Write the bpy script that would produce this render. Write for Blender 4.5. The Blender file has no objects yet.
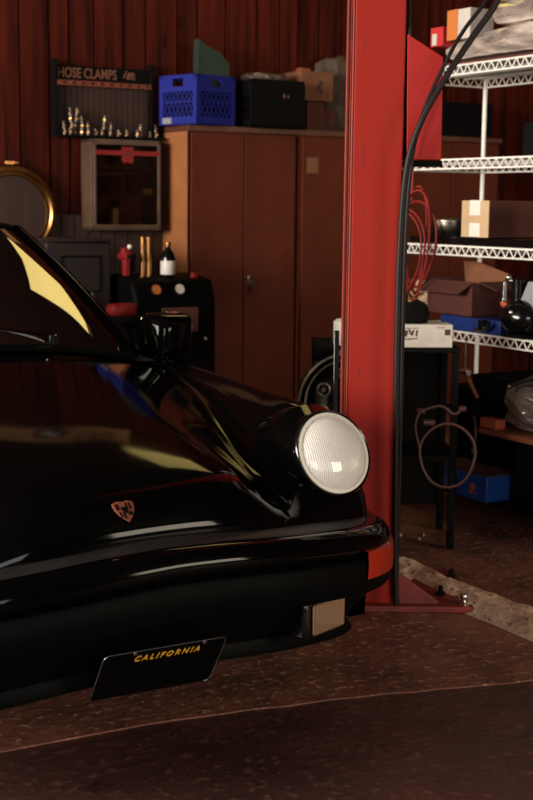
import bpy, bmesh, math, random
from mathutils import Vector, Matrix, noise
R = math.radians; PI = math.pi
random.seed(7)
S = bpy.context.scene; C = S.collection
ROOM = R(30.5); rc, rs = math.cos(ROOM), math.sin(ROOM)
CARYAW = R(34); cc, cs = math.cos(CARYAW), math.sin(CARYAW)
CARP = (-0.2025, 2.7076)
def r2w(x, y, z=0): return Vector((x*rc-y*rs, x*rs+y*rc, z))

# ---------------------------------------------------------------- materials
def lin(c):
    return tuple(((v/255)/12.92 if v/255 <= .04045 else ((v/255+.055)/1.055)**2.4) for v in c)+(1,)
def mat(name, col, rough=.6, metal=0, col2=None, scale=8, amt=.6, bump=0, bscale=40, coat=0, stretch=None, spec=.5, emit=None, detail=5, sharp=False):
    m = bpy.data.materials.new(name); m.use_nodes = True
    n = m.node_tree.nodes; l = m.node_tree.links; b = n['Principled BSDF']
    b.inputs['Base Color'].default_value = lin(col); b.inputs['Roughness'].default_value = rough
    b.inputs['Metallic'].default_value = metal; b.inputs['Coat Weight'].default_value = coat
    b.inputs['Specular IOR Level'].default_value = spec
    tc = n.new('ShaderNodeTexCoord'); mp = n.new('ShaderNodeMapping'); l.new(tc.outputs['Object'], mp.inputs[0])
    if stretch: mp.inputs['Scale'].default_value = stretch
    if col2:
        t = n.new('ShaderNodeTexNoise'); t.inputs['Scale'].default_value = scale; t.inputs['Detail'].default_value = detail
        t.inputs['Roughness'].default_value = .65
        l.new(mp.outputs[0], t.inputs[0])
        r = n.new('ShaderNodeValToRGB'); r.color_ramp.elements[0].color = lin(col); r.color_ramp.elements[1].color = lin(col2)
        r.color_ramp.elements[0].position = .5-(.08 if sharp else .25)*amt/.6; r.color_ramp.elements[1].position = .5+(.08 if sharp else .25)*amt/.6
        l.new(t.outputs[0], r.inputs[0]); l.new(r.outputs[0], b.inputs['Base Color'])
    if bump:
        t2 = n.new('ShaderNodeTexNoise'); t2.inputs['Scale'].default_value = bscale; t2.inputs['Detail'].default_value = 6
        l.new(mp.outputs[0], t2.inputs[0]); bp = n.new('ShaderNodeBump'); bp.inputs['Strength'].default_value = bump; bp.inputs['Distance'].default_value = .01
        l.new(t2.outputs[0], bp.inputs['Height']); l.new(bp.outputs[0], b.inputs['Normal'])
    if emit:
        b.inputs['Emission Color'].default_value = lin(col); b.inputs['Emission Strength'].default_value = emit
    return m
M = {}
M['paint'] = mat('black_car_paint', (4, 4, 4), .07, spec=.12)
M['rubber'] = mat('black_rubber', (5, 5, 5), .6, spec=.06)
M['strip'] = mat('weathered_rubber', (34, 30, 31), .5, col2=(22, 19, 20), scale=12)
M['plastic'] = mat('black_plastic', (5, 5, 5), .6, spec=.08)
M['matt'] = mat('matt_black', (7, 6, 6), .8, spec=.12)
M['gloss'] = mat('gloss_black', (8, 8, 8), .15)
M['chrome'] = mat('chrome', (200, 195, 188), .15, 1)
M['steel'] = mat('worn_steel', (150, 140, 128), .35, 1, col2=(95, 85, 75), scale=14)
M['brass'] = mat('brass', (190, 140, 85), .3, 1, col2=(120, 80, 45), scale=20)
M['wire'] = mat('white_wire', (248, 244, 236), .35, 0, col2=(225, 220, 208), scale=30)
M['red'] = mat('red_lift_paint', (146, 34, 25), .55, 0, col2=(140, 37, 28), scale=3, bump=.03, bscale=60, spec=.12)
M['redplate'] = mat('red_plate_paint', (158, 34, 30), .55, spec=.2)
M['redworn'] = mat('red_worn_paint', (138, 40, 34), .55, col2=(92, 36, 30), scale=16, amt=.5)
M['edge'] = mat('worn_paint_edge', (206, 100, 66), .5, col2=(200, 52, 38), scale=30, stretch=(1, 1, .12))
M['cab'] = mat('brown_locker_paint', (102, 46, 28), .6, col2=(68, 29, 18), scale=3.2, amt=.9, bump=.03, spec=.12)
M['pinkpanel'] = mat('faded_pink_panel', (118, 72, 56), .7, col2=(96, 56, 44), scale=8)
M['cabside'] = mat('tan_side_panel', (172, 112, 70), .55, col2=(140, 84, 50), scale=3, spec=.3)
M['cabtop'] = mat('locker_rim', (98, 56, 36), .55, col2=(70, 38, 25), scale=8)
M['blue'] = mat('blue_plastic', (34, 42, 132), .5, spec=.25)
M['bluebin'] = mat('blue_bin', (22, 52, 118), .45, col2=(14, 36, 90), scale=10)
M['bluebox'] = mat('blue_cardboard', (26, 66, 140), .55)
M['card'] = mat('cardboard', (128, 80, 52), .85, col2=(98, 58, 38), scale=9)
M['cardred'] = mat('red_brown_card', (88, 42, 31), .85, col2=(70, 32, 25), scale=9)
M['cream'] = mat('cream_card', (200, 170, 132), .8, col2=(182, 150, 112), scale=12)
M['white'] = mat('white_paper', (206, 198, 188), .8, col2=(184, 172, 160), scale=20)
M['whitep'] = mat('white_plastic', (225, 218, 205), .45)
M['greyp'] = mat('grey_paper', (150, 152, 156), .8, col2=(120, 122, 128), scale=16)
M['orange'] = mat('orange_card', (196, 112, 48), .7)
M['redcard'] = mat('red_card', (190, 36, 40), .6)
M['orangebox'] = mat('orange_box', (176, 84, 52), .6)
M['tan'] = mat('tan_board', (176, 128, 88), .7, col2=(140, 98, 64), scale=5)
M['green'] = mat('dark_green_cloth', (30, 46, 34), .85)
M['greycloth'] = mat('grey_brown_cloth', (82, 66, 56), .85, col2=(58, 46, 40), scale=12)
M['greymetal'] = mat('dark_grey_metal', (40, 31, 27), .6, 0, col2=(30, 23, 20), scale=6, spec=.25)
M['worn'] = mat('worn_bright_metal', (176, 160, 144), .3, .5, col2=(70, 58, 50), scale=22, amt=.8)
M['casemetal'] = mat('brownish_case_metal', (98, 74, 55), .5, 0, col2=(66, 46, 34), scale=8)
M['alloy'] = mat('dull_alloy', (100, 90, 82), .35, 1, col2=(60, 54, 52), scale=25)
M['redpl'] = mat('red_tool_plastic', (128, 24, 26), .5, spec=.3)
M['redhose'] = mat('red_hose', (150, 42, 34), .5, col2=(110, 30, 26), scale=6)
M['brownhose'] = mat('brown_hose', (74, 40, 31), .5)
M['hose'] = mat('black_hose', (20, 10, 10), .5, spec=.25)
M['yellowtext'] = mat('yellow_paint', (236, 176, 44), .5)
M['copper'] = mat('copper_enamel', (190, 112, 88), .3, .6)
M['signtext'] = mat('faded_tan_paint', (120, 78, 58), .8, spec=.1)
M['signledge'] = mat('faded_red_ledge', (138, 66, 44), .7, col2=(90, 40, 28), scale=40)
M['ink'] = mat('dark_ink', (70, 48, 42), .8)
M['seat'] = mat('dark_leather', (20, 15, 14), .5)
M['interior'] = mat('interior_black', (8, 7, 7), .8)
M['bolt'] = mat('bright_bolt', (215, 205, 198), .3, 1)
M['tail'] = mat('red_lens', (120, 14, 12), .2)
M['darkwood'] = mat('dark_wood', (62, 32, 22), .7, col2=(34, 18, 13), scale=4, stretch=(6, 6, .5))
M['orangewood'] = mat('orange_wood', (150, 84, 52), .6, col2=(110, 56, 36), scale=5, stretch=(1, 6, 6))
M['tyre'] = mat('tyre_rubber', (14, 13, 13), .7)
M['amber'] = mat('orange_red_lens', (196, 52, 28), .22, col2=(140, 28, 18), scale=7, coat=.5)
M['galv'] = mat('galvanised', (150, 150, 150), .4, .9)
M['teal'] = mat('teal_reflection_tint', (30, 150, 150), .4)  # colour of the windscreen reflection spot

def glass(name, tint, trans, rough=.02, ior=1.45):
    m = bpy.data.materials.new(name); m.use_nodes = True; n = m.node_tree.nodes; l = m.node_tree.links
    n.remove(n['Principled BSDF']); out = n['Material Output']
    t = n.new('ShaderNodeBsdfTransparent'); t.inputs[0].default_value = lin(tint)
    g = n.new('ShaderNodeBsdfGlossy'); g.inputs['Roughness'].default_value = rough
    f = n.new('ShaderNodeFresnel'); f.inputs[0].default_value = ior
    mx = n.new('ShaderNodeMixShader'); l.new(f.outputs[0], mx.inputs[0]); l.new(t.outputs[0], mx.inputs[1]); l.new(g.outputs[0], mx.inputs[2])
    l.new(mx.outputs[0], out.inputs[0]); return m
M['screen'] = glass('windscreen_glass', (120, 120, 110), 1, ior=7)
M['glass'] = glass('clear_glass', (215, 205, 190), 1)
def baggy(name, tint, fac, dif=(120, 105, 95)):
    m = bpy.data.materials.new(name); m.use_nodes = True; n = m.node_tree.nodes; l = m.node_tree.links
    p = n['Principled BSDF']; p.inputs['Base Color'].default_value = lin(dif); p.inputs['Roughness'].default_value = .18; p.inputs['Coat Weight'].default_value = .6
    t = n.new('ShaderNodeBsdfTransparent'); t.inputs[0].default_value = lin(tint)
    mx = n.new('ShaderNodeMixShader'); mx.inputs[0].default_value = fac
    l.new(t.outputs[0], mx.inputs[1]); l.new(p.outputs[0], mx.inputs[2]); l.new(mx.outputs[0], n['Material Output'].inputs[0]); return m
M['bag'] = baggy('clear_plastic_bag', (200, 190, 180), .5)
M['silverbag_old'] = baggy('silvery_plastic_wrap', (200, 190, 180), .9, (168, 152, 140))
M['silverbag'] = mat('silvery_plastic_wrap', (70, 52, 44), .2, 0, col2=(232, 214, 200), scale=7, amt=.45, bump=.3, bscale=14, coat=.8, stretch=(1, .35, 1.6))  # pale and dark mottling imitates highlights and dark reflections on the wrap
del M['silverbag_old']
# headlamp lens: fluted, hazy glass
m = M['lens'] = bpy.data.materials.new('fluted_lens_glass'); m.use_nodes = True; n = m.node_tree.nodes; l = m.node_tree.links
p = n['Principled BSDF']; p.inputs['Base Color'].default_value = lin((250, 246, 238)); p.inputs['Roughness'].default_value = .22; p.inputs['Coat Weight'].default_value = .8; p.inputs['Coat Roughness'].default_value = .04
tc = n.new('ShaderNodeTexCoord'); w = n.new('ShaderNodeTexWave'); w.bands_direction = 'X'; w.inputs['Scale'].default_value = 62; w.inputs['Distortion'].default_value = .2
l.new(tc.outputs['Object'], w.inputs[0]); bp = n.new('ShaderNodeBump'); bp.inputs['Strength'].default_value = .35; bp.inputs['Distance'].default_value = .003
l.new(w.outputs[0], bp.inputs['Height']); l.new(bp.outputs[0], p.inputs['Normal'])
t = n.new('ShaderNodeBsdfTransparent'); mx = n.new('ShaderNodeMixShader'); mx.inputs[0].default_value = .85
l.new(t.outputs[0], mx.inputs[1]); l.new(p.outputs[0], mx.inputs[2]); l.new(mx.outputs[0], n['Material Output'].inputs[0])
m = M['foglens'] = mat('fluted_fog_lens', (150, 116, 88), .25, coat=.6)
n = m.node_tree.nodes; l = m.node_tree.links; tc = n.new('ShaderNodeTexCoord'); w = n.new('ShaderNodeTexWave'); w.bands_direction = 'X'; w.inputs['Scale'].default_value = 60
bp = n.new('ShaderNodeBump'); bp.inputs['Strength'].default_value = .8; bp.inputs['Distance'].default_value = .004
l.new(tc.outputs['Object'], w.inputs[0]); l.new(w.outputs[0], bp.inputs['Height']); l.new(bp.outputs[0], n['Principled BSDF'].inputs['Normal'])
M['reflector'] = mat('lamp_reflector', (225, 220, 212), .22, 1)

# wall of vertical boards: grain + per-board tone from object X
def wood_wall(name):
    m = bpy.data.materials.new(name); m.use_nodes = True; n = m.node_tree.nodes; l = m.node_tree.links; b = n['Principled BSDF']
    tc = n.new('ShaderNodeTexCoord'); mp = n.new('ShaderNodeMapping'); mp.inputs['Scale'].default_value = (7, 7, .45); l.new(tc.outputs['Object'], mp.inputs[0])
    t = n.new('ShaderNodeTexNoise'); t.inputs['Scale'].default_value = 3; t.inputs['Detail'].default_value = 8; t.inputs['Distortion'].default_value = .4; l.new(mp.outputs[0], t.inputs[0])
    r = n.new('ShaderNodeValToRGB'); r.color_ramp.elements[0].position = .3; r.color_ramp.elements[1].position = .72
    r.color_ramp.elements[0].color = lin((34, 8, 5)); r.color_ramp.elements[1].color = lin((84, 27, 15)); l.new(t.outputs[0], r.inputs[0])
    v = n.new('ShaderNodeTexVoronoi'); v.inputs['Scale'].default_value = 1.0
    mp2 = n.new('ShaderNodeMapping'); mp2.inputs['Scale'].default_value = (6, 6, 2.2); l.new(tc.outputs['Object'], mp2.inputs[0]); l.new(mp2.outputs[0], v.inputs[0])
    r2 = n.new('ShaderNodeValToRGB'); r2.color_ramp.elements[0].position = .04; r2.color_ramp.elements[1].position = .13
    r2.color_ramp.elements[0].color = (.25, .2, .2, 1); r2.color_ramp.elements[1].color = (1, 1, 1, 1); l.new(v.outputs['Distance'], r2.inputs[0])
    mx = n.new('ShaderNodeMix'); mx.data_type = 'RGBA'; mx.blend_type = 'MULTIPLY'; mx.inputs[0].default_value = .9
    l.new(r.outputs[0], mx.inputs[6]); l.new(r2.outputs[0], mx.inputs[7]); l.new(mx.outputs[2], b.inputs['Base Color'])
    b.inputs['Roughness'].default_value = .6; b.inputs['Specular IOR Level'].default_value = .08
    bp = n.new('ShaderNodeBump'); bp.inputs['Strength'].default_value = .25; bp.inputs['Distance'].default_value = .01; l.new(t.outputs[0], bp.inputs['Height']); l.new(bp.outputs[0], b.inputs['Normal'])
    return m
M['boards'] = wood_wall('reddish_board_wall')
def concrete(name, c1, c2, c3, rough):
    m = bpy.data.materials.new(name); m.use_nodes = True; n = m.node_tree.nodes; l = m.node_tree.links; b = n['Principled BSDF']
    tc = n.new('ShaderNodeTexCoord')
    t = n.new('ShaderNodeTexNoise'); t.inputs['Scale'].default_value = 2.2; t.inputs['Detail'].default_value = 10; t.inputs['Roughness'].default_value = .7; l.new(tc.outputs['Object'], t.inputs[0])
    r = n.new('ShaderNodeValToRGB'); e = r.color_ramp.elements; e[0].position = .4; e[1].position = .64; e[0].color = lin(c1); e[1].color = lin(c2)
    l.new(t.outputs[0], r.inputs[0])
    t2 = n.new('ShaderNodeTexNoise'); t2.inputs['Scale'].default_value = 38; t2.inputs['Detail'].default_value = 6; l.new(tc.outputs['Object'], t2.inputs[0])
    r2 = n.new('ShaderNodeValToRGB'); r2.color_ramp.elements[0].position = .57; r2.color_ramp.elements[1].position = .68; r2.color_ramp.elements[0].color = (0, 0, 0, 1); l.new(t2.outputs[0], r2.inputs[0])
    mx = n.new('ShaderNodeMix'); mx.data_type = 'RGBA'; l.new(r2.outputs[0], mx.inputs[0]); l.new(r.outputs[0], mx.inputs[6]); mx.inputs[7].default_value = lin(c3)
    v = n.new('ShaderNodeTexVoronoi'); v.inputs['Scale'].default_value = 2.4; l.new(tc.outputs['Object'], v.inputs[0])
    r3 = n.new('ShaderNodeValToRGB'); r3.color_ramp.elements[0].position = .05; r3.color_ramp.elements[1].position = .12; r3.color_ramp.elements[0].color = (.45, .4, .4, 1); r3.color_ramp.elements[1].color = (1, 1, 1, 1); l.new(v.outputs['Distance'], r3.inputs[0])
    mm = n.new('ShaderNodeMix'); mm.data_type = 'RGBA'; mm.blend_type = 'MULTIPLY'; mm.inputs[0].default_value = 1; l.new(mx.outputs[2], mm.inputs[6]); l.new(r3.outputs[0], mm.inputs[7]); l.new(mm.outputs[2], b.inputs['Base Color'])
    b.inputs['Roughness'].default_value = rough
    ad = n.new('ShaderNodeMath'); ad.operation = 'ADD'; l.new(t.outputs[0], ad.inputs[0]); l.new(t2.outputs[0], ad.inputs[1])
    bp = n.new('ShaderNodeBump'); bp.inputs['Strength'].default_value = .5; bp.inputs['Distance'].default_value = .012; l.new(ad.outputs[0], bp.inputs['Height']); l.new(bp.outputs[0], b.inputs['Normal'])
    return m
M['floor'] = concrete('oily_concrete', (86, 50, 40), (140, 86, 68), (176, 122, 98), .62)
M['slab'] = concrete('dark_painted_concrete', (56, 30, 26), (80, 44, 37), (100, 62, 52), .55)
M['curb'] = concrete('pale_rough_concrete', (196, 150, 120), (250, 218, 186), (140, 100, 78), .85)

# ---------------------------------------------------------------- mesh helpers
class MB:
    def __init__(s): s.bm = bmesh.new()
    def box(s, c, d, rz=0, rx=0, ry=0, T=None):
        mt = Matrix.Translation(c) @ Matrix.Rotation(rz, 4, 'Z') @ Matrix.Rotation(ry, 4, 'Y') @ Matrix.Rotation(rx, 4, 'X') @ Matrix.Diagonal((d[0], d[1], d[2], 1))
        if T: mt = T @ mt
        bmesh.ops.create_cube(s.bm, size=1, matrix=mt); return s
    def b2(s, x0, x1, y0, y1, z0, z1): return s.box(((x0+x1)/2, (y0+y1)/2, (z0+z1)/2), (x1-x0, y1-y0, z1-z0))
    def cyl(s, c, r, h, axis='Z', seg=24, r2=None, T=None):
        rot = {'Z': Matrix(), 'X': Matrix.Rotation(PI/2, 4, 'Y'), 'Y': Matrix.Rotation(PI/2, 4, 'X')}[axis].to_4x4()
        mt = Matrix.Translation(c) @ rot
        if T: mt = T @ mt
        bmesh.ops.create_cone(s.bm, cap_ends=True, segments=seg, radius1=r, radius2=r if r2 is None else r2, depth=h, matrix=mt); return s
    def sph(s, c, r, sc=(1, 1, 1), seg=20):
        bmesh.ops.create_uvsphere(s.bm, u_segments=seg, v_segments=seg//2+2, radius=r, matrix=Matrix.Translation(c) @ Matrix.Diagonal((*sc, 1))); return s
    def tube(s, pts, r, seg=8, closed=False, sm=0):
        P = [Vector(p) for p in pts]
        if sm:
            Q = []; n = len(P)
            for i in range(n if closed else n-1):
                a = P[(i-1) % n] if (closed or i > 0) else P[0]; b = P[i]; c = P[(i+1) % n]; d = P[(i+2) % n] if (closed or i+2 < n) else P[-1]
                for k in range(sm): Q.append(cr(a, b, c, d, k/sm))
            if not closed: Q.append(P[-1])
            P = Q
        rings = []; n = len(P); up = None
        for i, p in enumerate(P):
            if closed: t = P[(i+1) % n]-P[i-1]
            else: t = P[min(i+1, n-1)]-P[max(i-1, 0)]
            t.normalize()
            if up is None: up = t.orthogonal().normalized()
            else: up = (up-t*up.dot(t)).normalized()
            sd = t.cross(up); rr = r[i*len(r)//n] if isinstance(r, (list, tuple)) else r
            rings.append([s.bm.verts.new(p+(up*math.cos(2*PI*k/seg)+sd*math.sin(2*PI*k/seg))*rr) for k in range(seg)])
        for i in range(n if closed else n-1):
            a, b = rings[i], rings[(i+1) % n]
            off = 0
            if closed and i == n-1:
                off = min(range(seg), key=lambda o: (a[0].co-b[o].co).length)
            for k in range(seg): s.bm.faces.new((a[k], a[(k+1) % seg], b[(k+1+off) % seg], b[(k+off) % seg]))
        if not closed:
            s.bm.faces.new(rings[0][::-1]); s.bm.faces.new(rings[-1])
        return s
    def lathe(s, prof, seg=32, T=None):
        T = T or Matrix(); rings = []
        for r, z in prof: rings.append([s.bm.verts.new(T @ Vector((max(r, 1e-4)*math.cos(2*PI*k/seg), max(r, 1e-4)*math.sin(2*PI*k/seg), z))) for k in range(seg)])
        for a, b in zip(rings, rings[1:]):
            for k in range(seg): s.bm.faces.new((a[k], a[(k+1) % seg], b[(k+1) % seg], b[k]))
        return s
    def prism(s, pts, vec, T=None):      # polygon extruded along vec
        T = T or Matrix(); vec = Vector(vec)
        a = [s.bm.verts.new(T @ Vector(p)) for p in pts]; b = [s.bm.verts.new(T @ (Vector(p)+vec)) for p in pts]
        n = len(a); s.bm.faces.new(a[::-1]); s.bm.faces.new(b)
        for i in range(n): s.bm.faces.new((a[i], a[(i+1) % n], b[(i+1) % n], b[i]))
        return s
    def grid(s, rows, closeu=False):
        V = [[s.bm.verts.new(p) for p in r] for r in rows]
        for a, b in zip(V, V[1:]):
            n = len(a)
            for k in range(n if closeu else n-1): s.bm.faces.new((a[k], a[(k+1) % n], b[(k+1) % n], b[k]))
        return V
    def build(s, name, m, parent=None, bev=0, smooth=35, loc=(0, 0, 0), rz=0, mods=None):
        bmesh.ops.recalc_face_normals(s.bm, faces=s.bm.faces)
        me = bpy.data.meshes.new(name); s.bm.to_mesh(me); s.bm.free()
        me.materials.append(m if not isinstance(m, str) else M[m])
        if smooth: me.shade_smooth(); me.set_sharp_from_angle(angle=R(smooth))
        o = bpy.data.objects.new(name, me); C.objects.link(o); o.parent = parent; o.location = loc; o.rotation_euler.z = rz
        if bev:
            b = o.modifiers.new('bevel', 'BEVEL'); b.width = bev; b.segments = 2; b.limit_method = 'ANGLE'; b.angle_limit = R(40)
        return o
def cr(a, b, c, d, t):
    return .5*((2*b)+(c-a)*t+(2*a-5*b+4*c-d)*t*t+(3*b-a-3*c+d)*t*t*t)
def crspline(P, n):
    Q = []
    for i in range(len(P)-1):
        a = P[i-1] if i else P[0]*2-P[1]; d = P[i+2] if i+2 < len(P) else P[-1]*2-P[-2]
        for k in range(n): Q.append(cr(a, P[i], P[i+1], d, k/n))
    Q.append(P[-1].copy()); return Q
def tag(o, label=None, cat=None, group=None, kind=None):
    if label: o['label'] = label
    if cat: o['category'] = cat
    if group: o['group'] = group
    if kind: o['kind'] = kind
    return o
def thing(name, label, cat, loc, rz=0, group=None):
    o = bpy.data.objects.new(name, None); o.empty_display_size = .1; C.objects.link(o); o.location = loc; o.rotation_euler.z = rz
    return tag(o, label, cat, group)
def rthing(name, label, cat, x, y, z, rz=0, group=None):
    return thing(name, label, cat, r2w(x, y, z), ROOM+R(rz), group)
def one(mb, name, m, label, cat, x, y, z, rz=0, group=None, bev=0, world=False, smooth=35):   # a thing that is a single mesh
    o = mb.build(name, m, None, bev, smooth, (x, y, z) if world else r2w(x, y, z), R(rz) if world else ROOM+R(rz))
    return tag(o, label, cat, group)
def text(s, size, m, parent, name, T, ext=.0008, shear=0, space=1, sx=1, align='CENTER'):
    cu = bpy.data.curves.new(name, 'FONT'); cu.body = s; cu.size = size; cu.extrude = ext; cu.shear = shear; cu.space_character = space
    cu.align_x = align; cu.align_y = 'CENTER'; cu.resolution_u = 4; cu.offset = size*.012
    to = bpy.data.objects.new(name, cu); C.objects.link(to); dg = bpy.context.evaluated_depsgraph_get(); dg.update()
    me = bpy.data.meshes.new_from_object(to.evaluated_get(dg)); bpy.data.objects.remove(to); bpy.data.curves.remove(cu)
    me.transform(T @ Matrix.Diagonal((sx, 1, 1, 1))); me.materials.clear(); me.materials.append(M[m]); me.name = name
    o = bpy.data.objects.new(name, me); C.objects.link(o); o.parent = parent; return o
UP = Matrix.Rotation(PI/2, 4, 'X')        # text plane -> facing -Y, reading along +X
def facing(x, y, z, rz=0): return Matrix.Translation((x, y, z)) @ Matrix.Rotation(rz, 4, 'Z') @ UP
def lumpy(mb, amp, sc, seed=0, flat=None):
    for v in mb.bm.verts:
        q = noise.noise_vector(v.co*sc+Vector((seed*3.1, seed, -seed)))*amp+noise.noise_vector(v.co*sc*2.7+Vector((seed, 7, 1)))*amp*.5
        v.co += q
        if flat is not None and v.co.z < flat: v.co.z = flat
    return mb
def creased(mb, amp, sc, seed):
    for v in mb.bm.verts:
        p = Vector((v.co.x*sc, v.co.y*sc*.35, v.co.z*sc*1.6))+Vector((seed, seed*2, 0))
        q = 1-2*abs(noise.noise(p)); q2 = 1-2*abs(noise.noise(p*2.3+Vector((5, 1, 2)))); n_ = v.co.normalized(); n_.y *= .3
        v.co += n_*(q*amp+q2*amp*.55)+Vector((0, 0, noise.noise(Vector((v.co.y*3, seed, 0)))*.02))
        if v.co.z < 0: v.co.z = 0
    return mb
def blob(c, d, sub=4):
    mb = MB(); bmesh.ops.create_icosphere(mb.bm, subdivisions=sub, radius=1, matrix=Matrix())
    for v in mb.bm.verts:
        p = v.co; k = max(abs(p.x), abs(p.y), abs(p.z)); q = p*(.55+.45/k*.9)
        v.co = Vector((c[0]+q.x*d[0]/2, c[1]+q.y*d[1]/2, c[2]+q.z*d[2]/2))
    return mb

# ---------------------------------------------------------------- setting
def struct(mb, name, m, rot=True, bev=0, smooth=0):
    o = mb.build(name, m, None, bev, smooth, (0, 0, 0), ROOM if rot else 0); o['kind'] = 'structure'; return o
X0, X1, Y0, Y1, ZC = -3.6, 7.2, -3.2, 7.05, 3.4
struct(MB().b2(X0-.2, X1+.2, Y0-.2, Y1+.2, -.25, -.006), 'floor', 'slab')
# rear slab, a few millimetres prouder with a broken edge along the joint
jl = [(-3.6, 2.98), (1.36, 2.855), (1.7, 2.80), (2.0, 2.74), (2.388, 2.63), (2.6, 2.55), (3.2, 2.40), (4.5, 2.2), (7.2, 2.0)]
mb = MB(); pts = []
jv = [Vector((a, b, 0)) for a, b in jl]; J = [a.lerp(b, k/14) for a, b in zip(jv, jv[1:]) for k in range(14)]+[jv[-1]]
pts = [(p.x, p.y+noise.noise(Vector((p.x*9, 0, 0)))*.012, -.006) for p in J]+[(X1+.2, Y1+.2, -.006), (X0-.2, Y1+.2, -.006)]
mb.prism(pts, (0, 0, .004)); o = struct(mb, 'trim_1', 'floor')
wl = MB(); x = X0; k = 0
bw = [.19, .2, .16, .12, .15, .17, .14, .19, .13]
while x < X1:
    w_ = bw[k % 9]; dz = [0, .012, .004, .018, .008][k % 5]
    wl.b2(x+.006, x+w_-.006, Y1-.02-dz, Y1+.02, 0, ZC); x += w_; k += 1
wl.b2(X0, X1, Y1+.0, Y1+.12, 0, ZC)
struct(wl, 'wall_back', 'boards')
wr = MB(); y = Y0
while y < Y1:
    w_ = bw[k % 9]; wr.b2(X1-.02-[0, .01, .005][k % 3], X1+.02, y+.004, y+w_-.004, 0, ZC); y += w_; k += 1
wr.b2(X1, X1+.12, Y0, Y1, 0, ZC); struct(wr, 'wall_right', 'boards')
FX0, FX1, FZ = 4.1, 6.4, 2.9                      # second bay door, behind the camera
mb = MB(); mb.b2(X0, -1.4, Y0-.12, Y0, 0, ZC); mb.b2(.9, FX0, Y0-.12, Y0, 0, ZC); mb.b2(-1.4, .9, Y0-.12, Y0, FZ, ZC); mb.b2(FX1, X1, Y0-.12, Y0, 0, ZC); mb.b2(FX0, FX1, Y0-.12, Y0, FZ, ZC); struct(mb, 'wall_front', 'darkwood')
fr = MB(); fr.b2(FX0-.1, FX0, Y0-.14, Y0+.03, 0, FZ+.1); fr.b2(FX1, FX1+.1, Y0-.14, Y0+.03, 0, FZ+.1); fr.b2(FX0-.1, FX1+.1, Y0-.14, Y0+.03, FZ, FZ+.1); struct(fr, 'door_2', 'darkwood')
fr = MB(); fr.b2(-1.5, -1.4, Y0-.14, Y0+.03, 0, FZ+.1); fr.b2(.9, 1.0, Y0-.14, Y0+.03, 0, FZ+.1); fr.b2(-1.5, 1.0, Y0-.14, Y0+.03, FZ, FZ+.1); struct(fr, 'fill_opening_3', 'darkwood')  # unseen opening, added to let in extra fill for the column base
DY0, DY1, DZ = 1.7, 5.7, 3.0                     # bay door opening
mb = MB(); mb.b2(X0-.12, X0, Y0, DY0, 0, ZC); mb.b2(X0-.12, X0, DY1, Y1, 0, ZC); mb.b2(X0-.12, X0, DY0, DY1, DZ, ZC)
struct(mb, 'wall_left', 'darkwood')
fr = MB(); fr.b2(X0-.14, X0+.03, DY0-.1, DY0, 0, DZ+.1); fr.b2(X0-.14, X0+.03, DY1, DY1+.1, 0, DZ+.1); fr.b2(X0-.14, X0+.03, DY0-.1, DY1+.1, DZ, DZ+.1)
struct(fr, 'door_1', 'darkwood')
SKY = [(3.5, 4.55, 5.75, 6.95)]      # skylight in the roof
mb = MB(); mb.b2(X0, 3.5, Y0, Y1, ZC, ZC+.12); mb.b2(4.55, X1, Y0, Y1, ZC, ZC+.12)
mb.b2(3.5, 4.55, Y0, 5.75, ZC, ZC+.12); mb.b2(3.5, 4.55, 6.95, Y1, ZC, ZC+.12)
struct(mb, 'ceiling', 'darkwood')
M['sky'] = mat('sunlit_fibreglass', (255, 224, 132), .6, emit=1.9)
for i, (a, b_, c_, d_) in enumerate(SKY): struct(MB().b2(a, b_, c_, d_, ZC+.06, ZC+.07), 'window_%d' % (i+1), 'sky')
# board with two round emblems high on the back wall, mirrored in the bonnet
t = rthing('sign_board', 'tan board with two round emblems high on the plank wall, mirrored in the bonnet', 'sign', 3.05, 6.93, 3.13)
MB().b2(-.75, .55, 0, .03, -.2, .2).build('board', 'tan', t, .003)
b = MB(); b.cyl((-.12, -.006, -.06), .135, .012, 'Y', 40); e1 = b.build('quartered_roundel', 'ink', t)
b = MB()
for k in (0, 2):
    pts = [(0, 0, 0)]+[(.08*math.cos(k*PI/2+a*PI/16), 0, .08*math.sin(k*PI/2+a*PI/16)) for a in range(9)]
    b.prism([(p[0]-.12, -.016, p[2]-.06) for p in pts], (0, .004, 0))
b.build('roundel_quarter', 'white', e1)
b = MB(); b.tube([(.23+.135*math.cos(a), -.01, .06+.135*math.sin(a)) for a in [2*PI*i/40 for i in range(40)]], .008, 6, True)
for a in (90, 210, 330):
    a = R(a); b.prism([(.23+.128*math.cos(a), -.014, .06+.128*math.sin(a)), (.23+.02*math.cos(a+PI/2), -.014, .06+.02*math.sin(a+PI/2)), (.23+.02*math.cos(a-PI/2), -.014, .06+.02*math.sin(a-PI/2))], (0, .008, 0))
b.build('star_emblem', 'ink', t)
# dark plank wainscot low on the left of the back wall
ws = MB(); x = 2.0
while x < 3.42: ws.b2(x+.003, x+.077, Y1-.06, Y1-.025, 0, 1.19); x += .08
struct(ws, 'trim_2', 'darkwood')
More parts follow.
